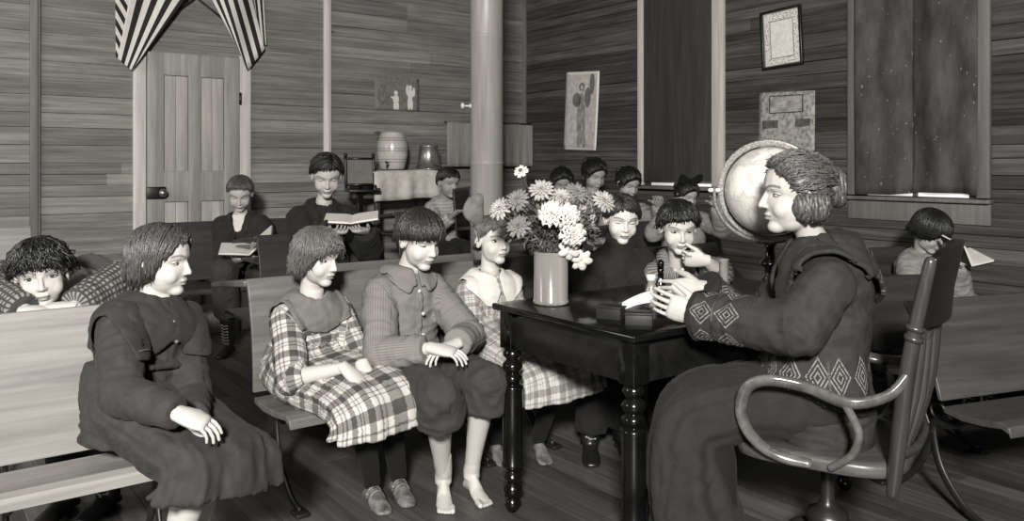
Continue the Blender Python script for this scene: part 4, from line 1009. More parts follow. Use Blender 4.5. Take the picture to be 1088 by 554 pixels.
for i in range(73):
    a = 2 * PI * i / 72; d = ta * math.cos(a) + tb_ * math.sin(a); rows.append([gc + d * r + tn * w for r, w in ((.158, -.009), (.163, -.012), (.172, -.010), (.177, -.012), (.180, -.008), (.180, .008), (.172, .01), (.158, .009))])
m.grid(rows, caps=False); m.build('meridian_ring', m_plain('brassy_ring', .50, .4, .5, .35, 160, .3), gl)
t2 = (gd * .9 - ZU * .42 + gx * .1).normalized(); a2 = t2.cross(ZU).normalized(); b2 = a2.cross(t2); m = MB(); rows = []
for i in range(41):
    a = PI * .98 + PI * 1.04 * i / 40; d = a2 * math.cos(a) + b2 * math.sin(a); rows.append([gc + d * r + t2 * w for r, w in ((.184, -.010), (.192, -.012), (.196, 0), (.192, .012), (.184, .010))])
m.grid(rows); m.build('half_ring', m_plain('brassy_ring2', .42, .4, .5, .35, 160, .3), gl)
for s in (-1, 1): m = MB(); m.tube([gc + a2 * s * .176, gc + a2 * s * .205], .008, 10, round_caps=True); m.build('pivot', m_plain('bright_pin', .8, .3, .5), gl)
zb = gc.z - .19; m = MB(); m.lathe([(.001, .75), (.105, .75), (.11, .757), (.105, .772), (.06, .785), (.03, .80), (.020, .83), (.03, .85), (.018, .865), (.018, .89), (.034, .90), (.034, .91), (.02, .925), (.016, zb - .01), (.025, zb + .01), (.001, zb + .012)], V((gc.x, gc.y, 0)), 28); m.build('stand', black, gl)

# vase with cut flowers
vb = V((.14, 2.94, .7505)); vs = thing('vase', 'tall glass jar holding cut flowers near the table corner', 'vase', vb)
n = N('jar_glass', .12, .5); n.b.inputs['Transmission Weight'].default_value = .5; f = n.noise(n.coord('Object', (30, 30, 1.2)), 1.0, 3); n.color(n.ramp(f, [(.3, .50), (.7, .70)]))
m = MB(); m.lathe([(.001, .0), (.058, 0), (.064, .005), (.0645, .012), (.061, .018), (.0615, .17), (.060, .178), (.062, .184), (.060, .188), (.057, .184), (.057, .02), (.001, .014)], vb, 40); m.build('jar', n.mat, vs)
m = MB(); m.lathe([(.001, .016), (.0555, .016), (.0555, .12), (.001, .121)], vb, 32); n = N('cloudy_water', .2, .4); n.b.inputs['Transmission Weight'].default_value = .35; n.color(tone(.5)); m.build('water', n.mat, vs)
stem_m = m_plain('flower_stem', .22, .6)
def bloom(nl, npet, r, cup, frill, wfac, mat_core):
    rnd = random.Random(nl * 31 + npet); pt = MB()
    for L in range(nl):
        t = L / max(1, nl - 1); pr = r * (1 - .62 * t) * (1 + frill * rnd.uniform(-.6, .5)); el = .12 + cup * t; k = max(5, int(npet * (1 - .45 * t)))
        for q in range(k):
            a = 2 * PI * (q + .5 * (L % 2)) / k + rnd.uniform(-.12, .12); d = V((math.cos(a), math.sin(a), 0)); s = V((-d.y, d.x, 0)); rows = []; e2 = el + rnd.uniform(-.12, .12)
            for i in range(6):
                x = i / 5; w = pr * wfac * (math.sin(min(1, .18 + x * 1.0) * PI * .62) ** .8) * (1 if x < .7 else (.85 if x < .9 else .45)); c = d * (pr * x * math.cos(e2)) + ZU * (pr * x * math.sin(e2) - pr * .22 * x * x + .01 * r + .12 * r * t)
                rows.append([c + s * (w * (j - 1.5) / 1.5) + ZU * (.10 * w * (1 - abs(j - 1.5)) + frill * pr * math.sin(j * 2.1 + i * 1.9 + q) * x) for j in range(4)])
            pt.grid(rows, close_u=False)
    return pt
def flower(name, label, P, toward, mb, mat, core, group=None, bend=.0):
    root = thing(name, label, 'flower', P, group); z = V(toward).normalized(); x = z.orthogonal().normalized(); y = z.cross(x); rt = random.random() * 6; x, y = x * math.cos(rt) + y * math.sin(rt), y * math.cos(rt) - x * math.sin(rt)
    m = MB(); m.v = [P + x * v.x + y * v.y + z * v.z for v in mb.v]; m.f = mb.f; m.m = mb.m; m.t = mb.t; o = m.build('petals', mat, root); md = o.modifiers.new('s', 'SOLIDIFY'); md.thickness = .0009
    if core: m = MB(); m.ell(P + z * .006, (.009, .009, .006), Matrix((x, y, z)).transposed(), 12, 8); m.build('flower_centre', core, root)
    a = random.uniform(0, 6.28); q = vb + V((math.cos(a) * .03, math.sin(a) * .03, .03)); top = vb + V((math.cos(a) * .03 + (P.x - vb.x) * .25, math.sin(a) * .03 + (P.y - vb.y) * .25, .2)); lim = V((top.x - vb.x, top.y - vb.y, 0)); 
    if lim.length > .045: lim *= .045 / lim.length; top = V((vb.x, vb.y, top.z)) + lim
    m = MB(); m.tube([q, q.lerp(top, .5), top, top.lerp(P - z * .05, .5) + ZU * .01, P - z * .002], .0026, 6, smooth=5); m.build('stem', stem_m, root)
    return root
zin = bloom(4, 16, .047, .95, .05, .15, None); car = bloom(6, 11, .050, 1.35, .34, .30, None); sml = bloom(3, 15, .028, .9, .03, .2, None); lily = bloom(1, 6, .042, 1.0, .02, .34, None)
wht = m_plain('white_petal', .74, .6, .2, .05); gry = m_plain('pink_petal', .44, .6, .2, .14); pal = m_plain('pale_petal', .60, .6, .2, .08); cor = m_plain('flower_core', .28, .8)
cam = V((0, 0, H))
FLW = [('zinnia', 'small white zinnia standing highest on a bare stem', 553.5, 182, .02, sml, wht, cor), ('zinnia', 'grey zinnia at the upper left of the bouquet', 549, 212, .0, zin, gry, cor), ('zinnia', 'grey zinnia below the tall white one, top of the bouquet', 575, 201, .02, zin, pal, cor),
       ('zinnia', 'drooping grey zinnia at the lower left beside the girl', 551, 240, -.03, zin, gry, cor), ('zinnia', 'pale zinnia touching the bow of the girl', 531, 221, .03, zin, pal, cor), ('zinnia', 'pale zinnia above the white carnation', 596, 210, .03, zin, pal, cor),
       ('zinnia', 'grey zinnia at the top right of the bouquet', 613, 204, .04, zin, gry, cor), ('zinnia', 'pale zinnia at the far right of the bouquet', 642, 213, .03, zin, pal, cor), ('zinnia', 'grey zinnia below the one at far right', 627, 208, .07, zin, gry, cor),
       ('carnation', 'large white carnation in the middle of the bouquet', 586, 227, -.10, car, wht, None), ('carnation', 'white carnation beside the large middle one', 602, 229, -.09, car, wht, None), ('carnation', 'white carnation low on the right of the bouquet', 608, 248, -.09, car, wht, None), ('carnation', 'half hidden pale carnation behind the right side', 620, 229, .05, car, pal, None),
       ('lily', 'white lily drooping over the rim of the jar', 605, 266, -.06, lily, wht, None), ('lily', 'white lily petals pointing down right of the jar', 618, 277, -.03, lily, wht, None)]
for nm, lb, px, py, dd, mb, mt, cr_ in FLW:
    P = W(px, py, 2.94 + dd); outw = V((P.x - vb.x, P.y - vb.y, 0)) * 2.2; flower(nm, lb, P, (cam - P).normalized() * .75 + outw + ZU * (.45 if nm != 'lily' else -.35), mb, mt, cr_)
rnd = random.Random(4); lf = MB()
for q in range(900):
    d = V((rnd.gauss(0, 1), rnd.gauss(0, 1), rnd.gauss(0, 1))).normalized(); rr = rnd.uniform(.55, 1.0); c = W(590, 241, 2.97) + V((d.x * .155 * rr, d.y * .09 * rr, d.z * .10 * rr))
    if q < 120: t = rnd.random(); c = vb + ZU * .19 + (c - vb - ZU * .19) * t
    ax = (d + V((rnd.gauss(0, .5), rnd.gauss(0, .5), rnd.gauss(0, .5)))).normalized(); s = ax.orthogonal().normalized(); s = Matrix.Rotation(rnd.uniform(0, 6.3), 3, ax) @ s; L = rnd.uniform(.02, .045); w = L * rnd.uniform(.10, .2)
    up = ax.cross(s); lf.grid([[c + ax * (L * x) + s * (w * k_ * math.sin(PI * min(.97, x + .06))) + up * (abs(k_) * w * .4 - L * .2 * x * x) for k_ in (-1, 0, 1)] for x in (0, .25, .5, .75, 1)], close_u=False)
for q in range(26):
    a = rnd.uniform(0, 6.28); rr = rnd.uniform(.01, .04); p = vb + V((math.cos(a) * rr, math.sin(a) * rr, .03)); t = vb + V((math.cos(a) * rr * 1.1, math.sin(a) * rr * 1.1, .2)); lf.tube([p, t, t + V((math.cos(a) * .06, math.sin(a) * .05, .07))], .0022, 5, smooth=3)
fo2 = lf.build('foliage', m_plain('dark_leaf', .27, .5, .4, .5, 25), None); md = fo2.modifiers.new('s', 'SOLIDIFY'); md.thickness = .0008
tag(fo2, 'dark feathery leaves filling the bouquet in the jar', 'leaves', kind='stuff')

# small things on the table
def glassy(name, g, tr=.7): n = N(name, .08, .5); n.color(tone(g)); n.b.inputs['Transmission Weight'].default_value = tr; return n.mat
clear = glassy('clear_glass', .75)
TZ = .7505
b0 = V(((702 - CX) * 2.95 / F, 2.95, TZ)); o = thing('bottle', 'slim black bottle standing in front of the striped-shirt boy', 'bottle', b0); m = MB(); m.lathe([(.001, 0), (.018, 0), (.020, .005), (.020, .055), (.017, .075), (.011, .09), (.010, .115), (.012, .118), (.012, .125), (.001, .127)], b0, 20); m.build('body', m_plain('black_glass', .03, .1, .6), o); m = MB(); m.lathe([(.001, .1265), (.011, .1265), (.013, .145), (.008, .155), (.001, .157)], b0, 16); m.build('stopper', m_plain('black_glass', .03, .1, .6), o)
b0 = V(((692 - CX) * 2.88 / F, 2.88, TZ)); o = thing('bottle', 'small clear bottle with a white cap beside the hands', 'bottle', b0); m = MB(); m.lathe([(.001, 0), (.019, 0), (.021, .004), (.021, .06), (.014, .075), (.012, .09), (.001, .091)], b0, 20); m.build('body', clear, o); m = MB(); m.lathe([(.001, .0915), (.016, .0915), (.0165, .112), (.001, .114)], b0, 16); m.build('cap', m_plain('white_cap', .8, .5), o)
b0 = V(((715 - CX) * 2.9 / F, 2.9, TZ)); o = thing('inkwell', 'low round glass inkwell with a pale lid on the table', 'inkwell', b0); m = MB(); m.lathe([(.001, 0), (.028, 0), (.031, .006), (.029, .03), (.016, .042), (.001, .043)], b0, 22); m.build('pot', clear, o); m = MB(); m.lathe([(.001, .0435), (.021, .0435), (.022, .05), (.008, .055), (.006, .068), (.001, .07)], b0, 20); m.build('lid', m_plain('pale_lid', .7, .4), o)
b0 = V(((769 - CX) * 3.1 / F, 3.1, TZ)); o = thing('glass_cylinder', 'tall narrow measuring glass beside the elbow of the boy', 'glass', b0); m = MB(); m.lathe([(.001, 0), (.034, 0), (.035, .006), (.02, .014), (.017, .02), (.017, .135), (.021, .142), (.019, .142), (.0145, .135), (.0145, .022), (.001, .02)], b0, 20); m.build('tube', clear, o); m = MB(); m.lathe([(.001, .0225), (.014, .0225), (.014, .12), (.001, .121)], b0, 16); m.build('liquid', m_plain('milky_liquid', .62, .3, .4), o)
b0 = V(((759 - CX) * 3.02 / F, 3.02, TZ)); o = thing('drinking_glass', 'short clear tumbler left of the tall measuring glass', 'glass', b0); m = MB(); m.lathe([(.001, 0), (.024, 0), (.026, .004), (.03, .085), (.028, .085), (.0235, .008), (.001, .008)], b0, 24); m.build('tumbler', clear, o)
def crate(name, label, c, ax, ay, size, mat, cat='box'):
    az = ZU; root = thing(name, label, cat, V((c.x, c.y, TZ))); m = MB(); sx, sy, sz = size; t = .004
    for q in ((-1, 0), (1, 0)): m.box(c + ax * q[0] * (sx / 2 - t / 2) + ZU * sz / 2, (t, sy, sz), (ax, ay, ZU), .001)
    for q in (-1, 1): m.box(c + ay * q * (sy / 2 - t / 2) + ZU * sz / 2, (sx - .001, t, sz), (ax, ay, ZU), .001)
    m.box(c + ZU * t / 2, (sx - .002, sy - .002, t), (ax, ay, ZU)); m.build('box_body', mat, root)
    m = MB(); m.box(c + ZU * (sz + .004), (sx + .004, sy + .004, .008), (ax, ay, ZU), .002); m.build('box_lid', mat, root); return root
dk = m_plain('dark_card', .10, .55, .35, .2)
c = W(650, 338, 2.66); c.z = TZ; crate('specimen_box', 'small dark box tilted toward the vase, left of the paper', c, V((.86, -.5, 0)), V((.5, .86, 0)), (.085, .06, .035), dk)
c = W(679, 343, 2.56); c.z = TZ; crate('specimen_box', 'small dark box under the white paper at the table edge', c, V((.97, -.2, 0)), V((.2, .97, 0)), (.085, .06, .032), dk)
# folded white paper resting across the boxes
m = MB(); p0, p1 = W(661, 328, 2.66), W(694, 317, 2.70); rows = []
for i in range(10):
    t = i / 9; c = p0.lerp(p1, t) + ZU * (.006 * math.sin(t * 3)); w = .028 + .016 * t; rows.append([c + V((.1, .55, .42)) * w * (j - 3) / 3 * .9 + ZU * .010 + ZU * (.012 * math.cos((j - 3) / 3 * 1.4) - .006) for j in range(7)])
m.grid(rows, close_u=False); o = m.build('paper', m_plain('white_paper', .85, .7, .2, .03), None); md = o.modifiers.new('s', 'SOLIDIFY'); md.thickness = .004; tag(o, 'folded white paper lying over the two dark boxes', 'paper')
# ------------------------------------------------------------------ the class
dark_hair = m_hair('dark_hair', .07, .19); brown_hair = m_hair('brown_hair', .13, .34); fair_hair = m_hair('fair_hair', .20, .42); black_hair = m_hair('black_hair', .04, .11)
stock = m_cloth('black_stocking', .10); leather = m_plain('black_leather', .09, .35, .5, .3); worn = m_plain('worn_leather', .36, .45, .45, .35, 30)
ribbon_g = m_cloth('grey_ribbon', .46); ribbon_d = m_cloth('dark_ribbon', .06)
def stockings(k, g=.004):
    s = k.s; mb = MB()
    for hp, kn, an in ((k.hipR, k.kR, k.aR), (k.hipL, k.kL, k.aL)):
        m = kn.lerp(an, .32) - (kn - an).cross(k.r).normalized() * .012 * s; mb.cap(hp.lerp(kn, .6), kn, .05 * s + g, .047 * s + g, 16); mb.cap(kn, m, .045 * s + g, .047 * s + g, 16); mb.cap(m, an - (kn - an).normalized() * .01, .047 * s + g, .031 * s + g, 16)
    me = remesh(mb, .007, 2); set_smooth(me); return link('stockings', me, stock, k.root)
def button(k, P, r=.006, g=None): m = MB(); m.ell(P, (r,) * 3, None, 10, 8); return m.build('button', g or m_plain('pale_button', .72, .35), k.root)
def cuffs(k, src, mat, wd=.03, off=.004):
    for nm, w, e in (('R', k.wR, k.eR), ('L', k.wL, k.eL)):
        d = np.array((w - e).normalized()); p = np.array(w); L = (w - e).length
        shell('cuff', src, k.root, mat, lambda c: (((c - p) @ d) > -wd) & (np.linalg.norm(c - p, axis=1) < .085), off, .004)
def neck_at(k, c): return np.linalg.norm((c - np.array(k.neck + (k.head - k.neck) * .12)) - np.outer((c - np.array(k.neck)) @ np.array((k.head - k.neck).normalized()), np.array((k.head - k.neck).normalized())), axis=1)

# --- girl in the dark sailor dress, front left
k = skel(1.30, G(148, 2.42, .53), W(165, 322, 2.46), W(173, 277, 2.47), .205, (1, -.03, -.12), (.86, -.5), wR=W(188, 439, 2.11), wL=W(204, 444, 2.24), hR=(.93, -.0, -.36), hL=(.75, -.45, -.40), poleR=(-.8, -.35, -.7), pR=(0, .25, -1), pL=(0, .2, -1),
         kR=G(218, 2.18, .46), kL=G(236, 2.30, .47), aR=G(172, 2.24, .08), aL=G(196, 2.36, .08), tR=(.9, -.4, 0), tL=(.9, -.4, 0))
person(k, 'girl in a dark sailor-collar dress seated at the front left, face turned right', base=.69, lid=.35, gaze=(0, -.3), bare=False, legs=True)
dress = m_cloth('dark_dress', .215, .16); mb, bn = top_mb(k, .020, .0, 1.0, (0.053, 0.048, 0.036)); bod = garment('bodice', k, k.root, dress, mb, bn, .006, .006, 10, 26, 3)
kn = (k.kR + k.kL) / 2
skirt('skirt', k, k.root, dress, [(k.pel + ZU * .13, .14, .115, k.f), (k.pel + ZU * .06 + k.f * .01, .175, .13, (k.f + ZU).normalized()), (k.pel + k.f * .10 + k.r * .015, .195, .082, ZU), (kn - k.f * .07, .18, .08, (ZU * .8 + k.f * .35).normalized()), (kn + k.f * .025 - ZU * .03, .175, .085, (ZU + k.f).normalized()), (kn + k.f * .02 - ZU * .10 + k.r * .02, .19, .10, k.f)], .008, 8, .10, .007, 2)
col_l = m_cloth('dark_collar', .20, .12)
def pr(c):
    l = local(k, c); x, y, z = l[:, 0], l[:, 1], l[:, 2]; lim = np.where(y > 0, -.15 + .55 * np.maximum(0, .055 - np.abs(x)) * 1.6, -.14); return (z > lim) & (np.abs(x) < .165) & (z > -.2) & (neck_at(k, c) > .045)
shell('sailor_collar', bod, k.root, col_l, pr, .010, .006, 6)
def pr2(c):
    l = local(k, c); x, y, z = l[:, 0], l[:, 1], l[:, 2]; lim = np.where(y > 0, -.15 + .55 * np.maximum(0, .055 - np.abs(x)) * 1.6, -.14); return (z > lim + .016) & (z < lim + .026) & (np.abs(x) < .16)
shell('collar_stitching', bod, k.root, m_cloth('pale_braid', .34), pr2, .017, .003, 6)
for q in (.045, .10): button(k, k.neck + k.fw * (.075 + q * .45) - k.up * q, .006, m_plain('dark_button', .35, .3))
hair(k, k.body, brown_hair, [(0, .38), (40, .32), (62, .06), (80, -.24), (110, -.34), (180, -.33)], 1.10, (-.25, .75, -.5), 594, .02, 0.017, 5, tipin=.10)
for sd in 'RL': shoe(k, sd, leather, .12, 'boot')

# --- plaid girl
k = skel(1.27, G(330, 3.10, .48), W(331, 316, 3.06), W(339, 273, 3.02), .203, (.86, -.46, -.22), (.72, -.69), wR=W(366, 391, 2.82), wL=W(385, 388, 2.89), hR=(.75, -.2, -.6), hL=(.35, -.55, -.75), pR=(-.3, .3, -1), pL=(.2, .3, -1), poleR=(-1, -.25, -.8), poleL=(.3, .4, -1),
         kR=G(384, 2.80, .45), kL=G(412, 2.93, .45), aR=G(395, 3.03, .08), aL=G(423, 3.10, .08), tR=(.5, -.86, 0), tL=(.42, -.9, 0))
person(k, 'girl in a light plaid dress and black stockings with hands in her lap', base=.70, lid=.25, gaze=(0, -.4))
plaid = m_plaid('pale_plaid', .74, .42, .16, .075); mb, bn = top_mb(k, .018, 0, .12, (0.053, 0.052, 0.048)); bod = garment('bodice', k, k.root, plaid, mb, bn, .006, .005, 10, 26, 4)
kn = (k.kR + k.kL) / 2
skirt('skirt', k, k.root, plaid, [(k.pel + ZU * .12, .145, .115, k.f), (k.pel + ZU * .05, .19, .15, (k.f + ZU).normalized()), (k.pel + k.f * .13 - ZU * .005, .20, .082, ZU), (kn - k.f * .05, .195, .082, (ZU * .9 + k.f * .3).normalized()), (kn + k.f * .055 - ZU * .035, .20, .09, (ZU + k.f).normalized()), (kn + k.f * .06 - ZU * .10, .205, .10, k.f)], .0075, 8, .07, .006, 6)
def pr(c):
    l = local(k, c); x, y, z = l[:, 0], l[:, 1], l[:, 2]; r = np.sqrt((x / .115) ** 2 + ((y - .03) / .13) ** 2); return (z > -.115 + .03 * np.abs(x) / .1) & (np.abs(x) < .12) & (neck_at(k, c) > .05)
shell('round_collar', bod, k.root, m_cloth('grey_yoke', .42, .1), pr, .008, .006, 6)
hair(k, k.body, fair_hair, [(0, .22), (25, .17), (50, .05), (68, -.15), (90, -.36), (180, -.40)], 1.10, None, 576, .05, 0.015, 8, tipin=.05)
bow(k, k.body, m_cloth('dark_bow', .14), (-.1, -.18, .54), .16, 1.2)
stockings(k)
for sd in 'RL': shoe(k, sd, worn, 0, 'shoe', strap=True)

# --- barefoot boy
k = skel(1.36, G(428, 3.20, .49), W(432, 290, 3.19), W(447, 255, 3.14), .213, (.70, -.62, -.33), (.62, -.78), wR=W(459, 370, 2.90), wL=W(484, 366, 2.95), hR=(.9, -.25, -.12), hL=(-.75, -.55, -.2), pR=(0, .2, -1), pL=(.2, .2, -1), poleR=(-1, -.1, -.8), poleL=(1, .3, -.9),
         kR=G(466, 2.80, .455), kL=G(518, 2.96, .46), aR=G(471, 3.07, .085), aL=G(501, 3.12, .085), tR=(.13, -.99, 0), tL=(.42, -.9, 0), roll=.0)
person(k, 'barefoot boy in a button-up shirt and knee breeches looking down', base=.70, lid=.1, gaze=(0, -.5), bare=True)
shirt = m_stripe('fine_striped_shirt', .46, .39, .0075, .4, 0); mb, bn = top_mb(k, .022, .05, .86, (0.055, 0.050, 0.040), .02); bod = garment('shirt', k, k.root, shirt, mb, bn, .006, .007, 10, 26, 5)
def pr(c):
    l = local(k, c); x, y, z = l[:, 0], l[:, 1], l[:, 2]; d = np.linalg.norm(l, axis=1); return (d < .098 + .02 * (y > .03) * (np.abs(x) > .03)) & (neck_at(k, c) > .042) & ~((np.abs(x) < .006 + np.maximum(0, -z - .04) * .35) & (y > 0))
shell('shirt_collar', bod, k.root, shirt, pr, .012, .006, 5)
shell('placket', bod, k.root, shirt, lambda c: (np.abs(local(k, c)[:, 0]) < .016) & (local(k, c)[:, 1] > .03) & (local(k, c)[:, 2] < -.05) & (local(k, c)[:, 2] > -.36), .005, .003, 3)
for q in (.055, .135, .215): button(k, k.neck + k.fw * (.075 + min(q, .15) * .42) - k.up * q, .0075)
mb, bn = pants_mb(k, .20, (.078, .068, .088), .006); garment('knee_breeches', k, k.root, m_cloth('grey_wool', .22, .14), mb, bn, .007, .008, 12, 20, 6)
hair(k, k.body, dark_hair, [(0, .16), (30, .15), (55, .10), (75, .05), (110, -.10), (180, -.24)], 1.12, None, 540, .02, 0.017, 9)

# --- girl with the hair bow
k = skel(1.22, G(520, 3.52, .50), W(520, 292, 3.5), W(524, 255, 3.47), .197, (.62, -.77, -.04), (.60, -.8), wR=W(545, 384, 3.27), wL=W(560, 382, 3.3), kR=G(565, 3.2, .46), kL=G(600, 3.3, .46), aR=G(527, 3.50, .08), aL=G(573, 3.52, .08), tR=(.3, -.95, 0), tL=(.2, -.98, 0))
person(k, 'girl in a pale checked dress with a big bow, beside the bouquet', base=.70, lid=.8, gaze=(.5, 0))
pl2 = m_plaid('faint_plaid', .70, .52, .38, .05); mb, bn = top_mb(k, .018, 0, .9, (0.053, 0.047, 0.039)); bod = garment('bodice', k, k.root, pl2, mb, bn, .0065, .0035, 10, 26, 7)
kn = (k.kR + k.kL) / 2
skirt('skirt', k, k.root, pl2, [(k.pel + ZU * .12, .14, .11, k.f), (k.pel + ZU * .05, .18, .14, (k.f + ZU).normalized()), (k.pel + k.f * .13 + ZU * .01, .20, .10, ZU), (kn - k.f * .05, .20, .09, (ZU * .9 + k.f * .3).normalized()), (kn + k.f * .055 - ZU * .035, .20, .09, (ZU + k.f).normalized()), (kn + k.f * .06 - ZU * .11, .21, .10, k.f)], .008, 8, .07, .006, 9)
def pr(c):
    l = local(k, c); x, y, z = l[:, 0], l[:, 1], l[:, 2]; d = np.linalg.norm(l, axis=1); return (d < .128 + .022 * (y > .02) * (np.abs(x) > .02)) & (neck_at(k, c) > .048) & ~((np.abs(x) < .004 + np.maximum(0, -z - .07) * .5) & (y > 0))
shell('wide_collar', bod, k.root, m_cloth('white_collar', .80, .05), pr, .009, .005, 9)
hair(k, k.body, fair_hair, [(0, .33), (50, .24), (75, .08), (100, -.12), (180, -.30)], 1.05, (.2, .7, -.4), 396, .012, 0.015, 12)
bow(k, k.body, m_cloth('striped_ribbon', .40, .25), (.34, -.06, .32), .66, 1.0, -1.0)
stockings(k)
for sd in 'RL': shoe(k, sd, worn, 0, 'shoe')

# --- turtleneck boy
k = skel(1.40, G(655, 3.86, .53), W(657, 268, 3.8), W(661, 233, 3.74), .210, (.12, -.94, -.26), (.25, -.97), wR=W(640, 345, 3.45), wL=W(668, 340, 3.45), kR=G(637, 3.50, .49), kL=G(672, 3.52, .49), aR=G(627, 3.52, .09), aL=G(662, 3.56, .09), tR=(-.05, -1, 0), tL=(.15, -1, 0), roll=-.05)
person(k, 'boy in a dark turtleneck sweater behind the table, eyes lowered', base=.76, lid=-.4, gaze=(0, -.6))
knit = m_cloth('dark_knit', .15, .16, 300); mb, bn = top_mb(k, .028, .03, 1.0, (0.058, 0.053, 0.040)); mb.tube([k.neck - k.up * .03, k.neck + (k.head - k.neck) * .25, k.neck + (k.head - k.neck) * .48], [.085, .064, .060], 20); bod = garment('sweater', k, k.root, knit, mb, bn, .0065, .006, 10, 22, 8)
mb, bn = pants_mb(k, .95, (.082, .07, .06), .006); garment('trousers', k, k.root, m_cloth('dark_trousers', .12), mb, bn, .009, .006, 12, 20, 3)
hair(k, k.body, dark_hair, [(0, .34), (28, .30), (50, .18), (75, .06), (100, -.04), (180, -.22)], 1.09, (.30, .75, -.4), 504, .012, 0.017, 13)
for sd in 'RL': shoe(k, sd, leather, .16, 'boot')

# --- boy with his chin on his hand
k = skel(1.36, G(735, 3.98, .53), W(722, 283, 3.66), W(721, 242, 3.54), .212, (.04, -.93, -.30), (-.08, -1), eL=G(764, 3.50, .79), wL=W(750, 277, 3.41), hL=(-.93, .04, .06), pL=(.05, .9, .4), wR=G(716, 3.62, .64), kR=G(705, 3.60, .49), kL=G(750, 3.62, .49))
person(k, 'boy in a striped shirt and braces resting his chin on one hand', base=.72, lid=.45, gaze=(0, 0), squint=.85, hcurlL=(.9, 1.1, .7))
st2 = m_stripe('striped_shirt', .52, .30, .018, .42, 0); mb, bn = top_mb(k, .022, .0, .25, (0.057, 0.050, 0.045)); bod = garment('shirt', k, k.root, st2, mb, bn, .0065, .006, 10, 24, 9)
def pr(c):
    l = local(k, c); x, y, z = l[:, 0], l[:, 1], l[:, 2]; return (z > -.06 - .05 * (y > .02) * (np.abs(x) < .07)) & (np.abs(x) < .09) & (neck_at(k, c) > .045) & ~((np.abs(x) < .010 + np.maximum(0, -z - .05) * .3) & (y > 0))
shell('shirt_collar', bod, k.root, st2, pr, .012, .006, 4); button(k, W(725, 287, 3.47), .009)
for s in (-1, 1): shell('suspender', bod, k.root, m_cloth('pale_braces', .55, .1), lambda c: (np.abs(local(k, c)[:, 0] - s * .085) < .015) & (local(k, c)[:, 2] < .03), .006, .003, 3)
mb, bn = pants_mb(k, .95, (.08, .066, .056), .006); garment('trousers', k, k.root, m_cloth('dark_trousers', .12), mb, bn, .009, .006, 12, 20, 5)
hair(k, k.body, black_hair, [(0, .29), (28, .30), (50, .20), (75, .07), (100, -.05), (180, -.22)], 1.13, None, 576, .045, 0.020, 15, crown=(.15, -.1, 1))
for sd in 'RL': shoe(k, sd, leather, .12, 'boot')

# --- boy resting his head on his arms
k = skel(1.36, G(100, 3.34, .53), W(94, 296, 2.98), W(44, 292, 2.66), .215, (.46, -.86, -.10), (-.12, -.99), eR=G(-20, 2.74, .855), wR=W(28, 331, 2.56), hR=(.9, -.1, .0), eL=G(126, 2.80, .85), wL=W(78, 327, 2.58), hL=(-.98, -.05, .0), roll=.12, kR=G(70, 2.95, .47), kL=G(115, 2.98, .47), shw=.15)
person(k, 'boy in a checked shirt slumped over the bench back, chin on his arms', base=.68, lid=.55, gaze=(0, .2), squint=.85)
chk = m_stripe('checked_shirt', .50, .24, .016, .45, 0, True); mb, bn = top_mb(k, .024, 0, .95, (0.058, 0.053, 0.043)); bod = garment('shirt', k, k.root, chk, mb, bn, .0065, .008, 10, 24, 11)
shell('suspender', bod, k.root, m_cloth('pale_braces', .55, .1), lambda c: (np.abs(local(k, c)[:, 0] + .08) < .014) & (local(k, c)[:, 2] < .03), .006, .003, 3)
mb, bn = pants_mb(k, .95, (.08, .066, .056), .006); garment('trousers', k, k.root, m_cloth('dark_trousers', .12), mb, bn, .01, .006, 12, 20, 5)
hair(k, k.body, black_hair, [(0, .20), (30, .19), (55, .14), (78, .06), (100, -.05), (180, -.25)], 1.13, None, 756, .07, 0.020, 17, crown=(.1, .05, 1))
for sd in 'RL': shoe(k, sd, leather, .12, 'boot')

# --- boy reading by the door
paper = m_plain('book_paper', .80, .7, .2, .03, 20); cloth_c = m_plain('book_cover', .22, .6); cloth_b = m_plain('black_book_cover', .07, .5)
k = skel(1.45, G(260, 5.66, .56), W(256, 229, 5.6), W(255, 206, 5.52), .222, (.20, -.84, -.50), (.10, -1), wR=W(252, 277, 5.25), wL=W(279, 277, 5.25), hR=(.4, -.6, .2), hL=(-.4, -.6, .2), pR=(.2, 0, 1), pL=(-.2, 0, 1), kR=W(238, 289, 5.22), kL=W(286, 291, 5.26), aR=G(243, 5.40, .10), aL=G(276, 5.72, .10), tR=(-.05, -1, 0), tL=(.2, -1, 0))
person(k, 'boy in a dark jacket and laced boots reading a book by the door', base=.64, lid=-.3, vox=.0045, bvox=.009)
jk = m_cloth('dark_jacket', .17, .15); mb, bn = top_mb(k, .03, .03, 1.0, (0.060, 0.053, 0.043)); bod = garment('jacket', k, k.root, jk, mb, bn, .008, .007, 10, 22, 12)
shell('shirt_front', bod, k.root, m_cloth('white_collar', .80, .05), lambda c: (np.abs(local(k, c)[:, 0]) < .02 + .25 * np.maximum(0, local(k, c)[:, 2] + .1)) & (local(k, c)[:, 1] > .0) & (local(k, c)[:, 2] > -.09), .004, .003, 3)
shell('lapels', bod, k.root, jk, lambda c: (np.abs(local(k, c)[:, 0]) < .075) & (np.abs(local(k, c)[:, 0]) > .022 + .25 * np.maximum(0, local(k, c)[:, 2] + .1)) & (local(k, c)[:, 1] > .0) & (local(k, c)[:, 2] > -.2), .008, .004, 3)
mb, bn = pants_mb(k, .62, (.085, .072, .066), .006); garment('breeches', k, k.root, m_cloth('grey_wool', .22, .14), mb, bn, .009, .007, 12, 20, 7); stockings(k)
hair(k, k.body, brown_hair, [(0, .36), (40, .32), (60, .18), (80, .10), (110, -.05), (180, -.22)], 1.08, None, 396, .012, 0.016, 19)
for sd in 'RL': shoe(k, sd, leather, .17, 'boot')
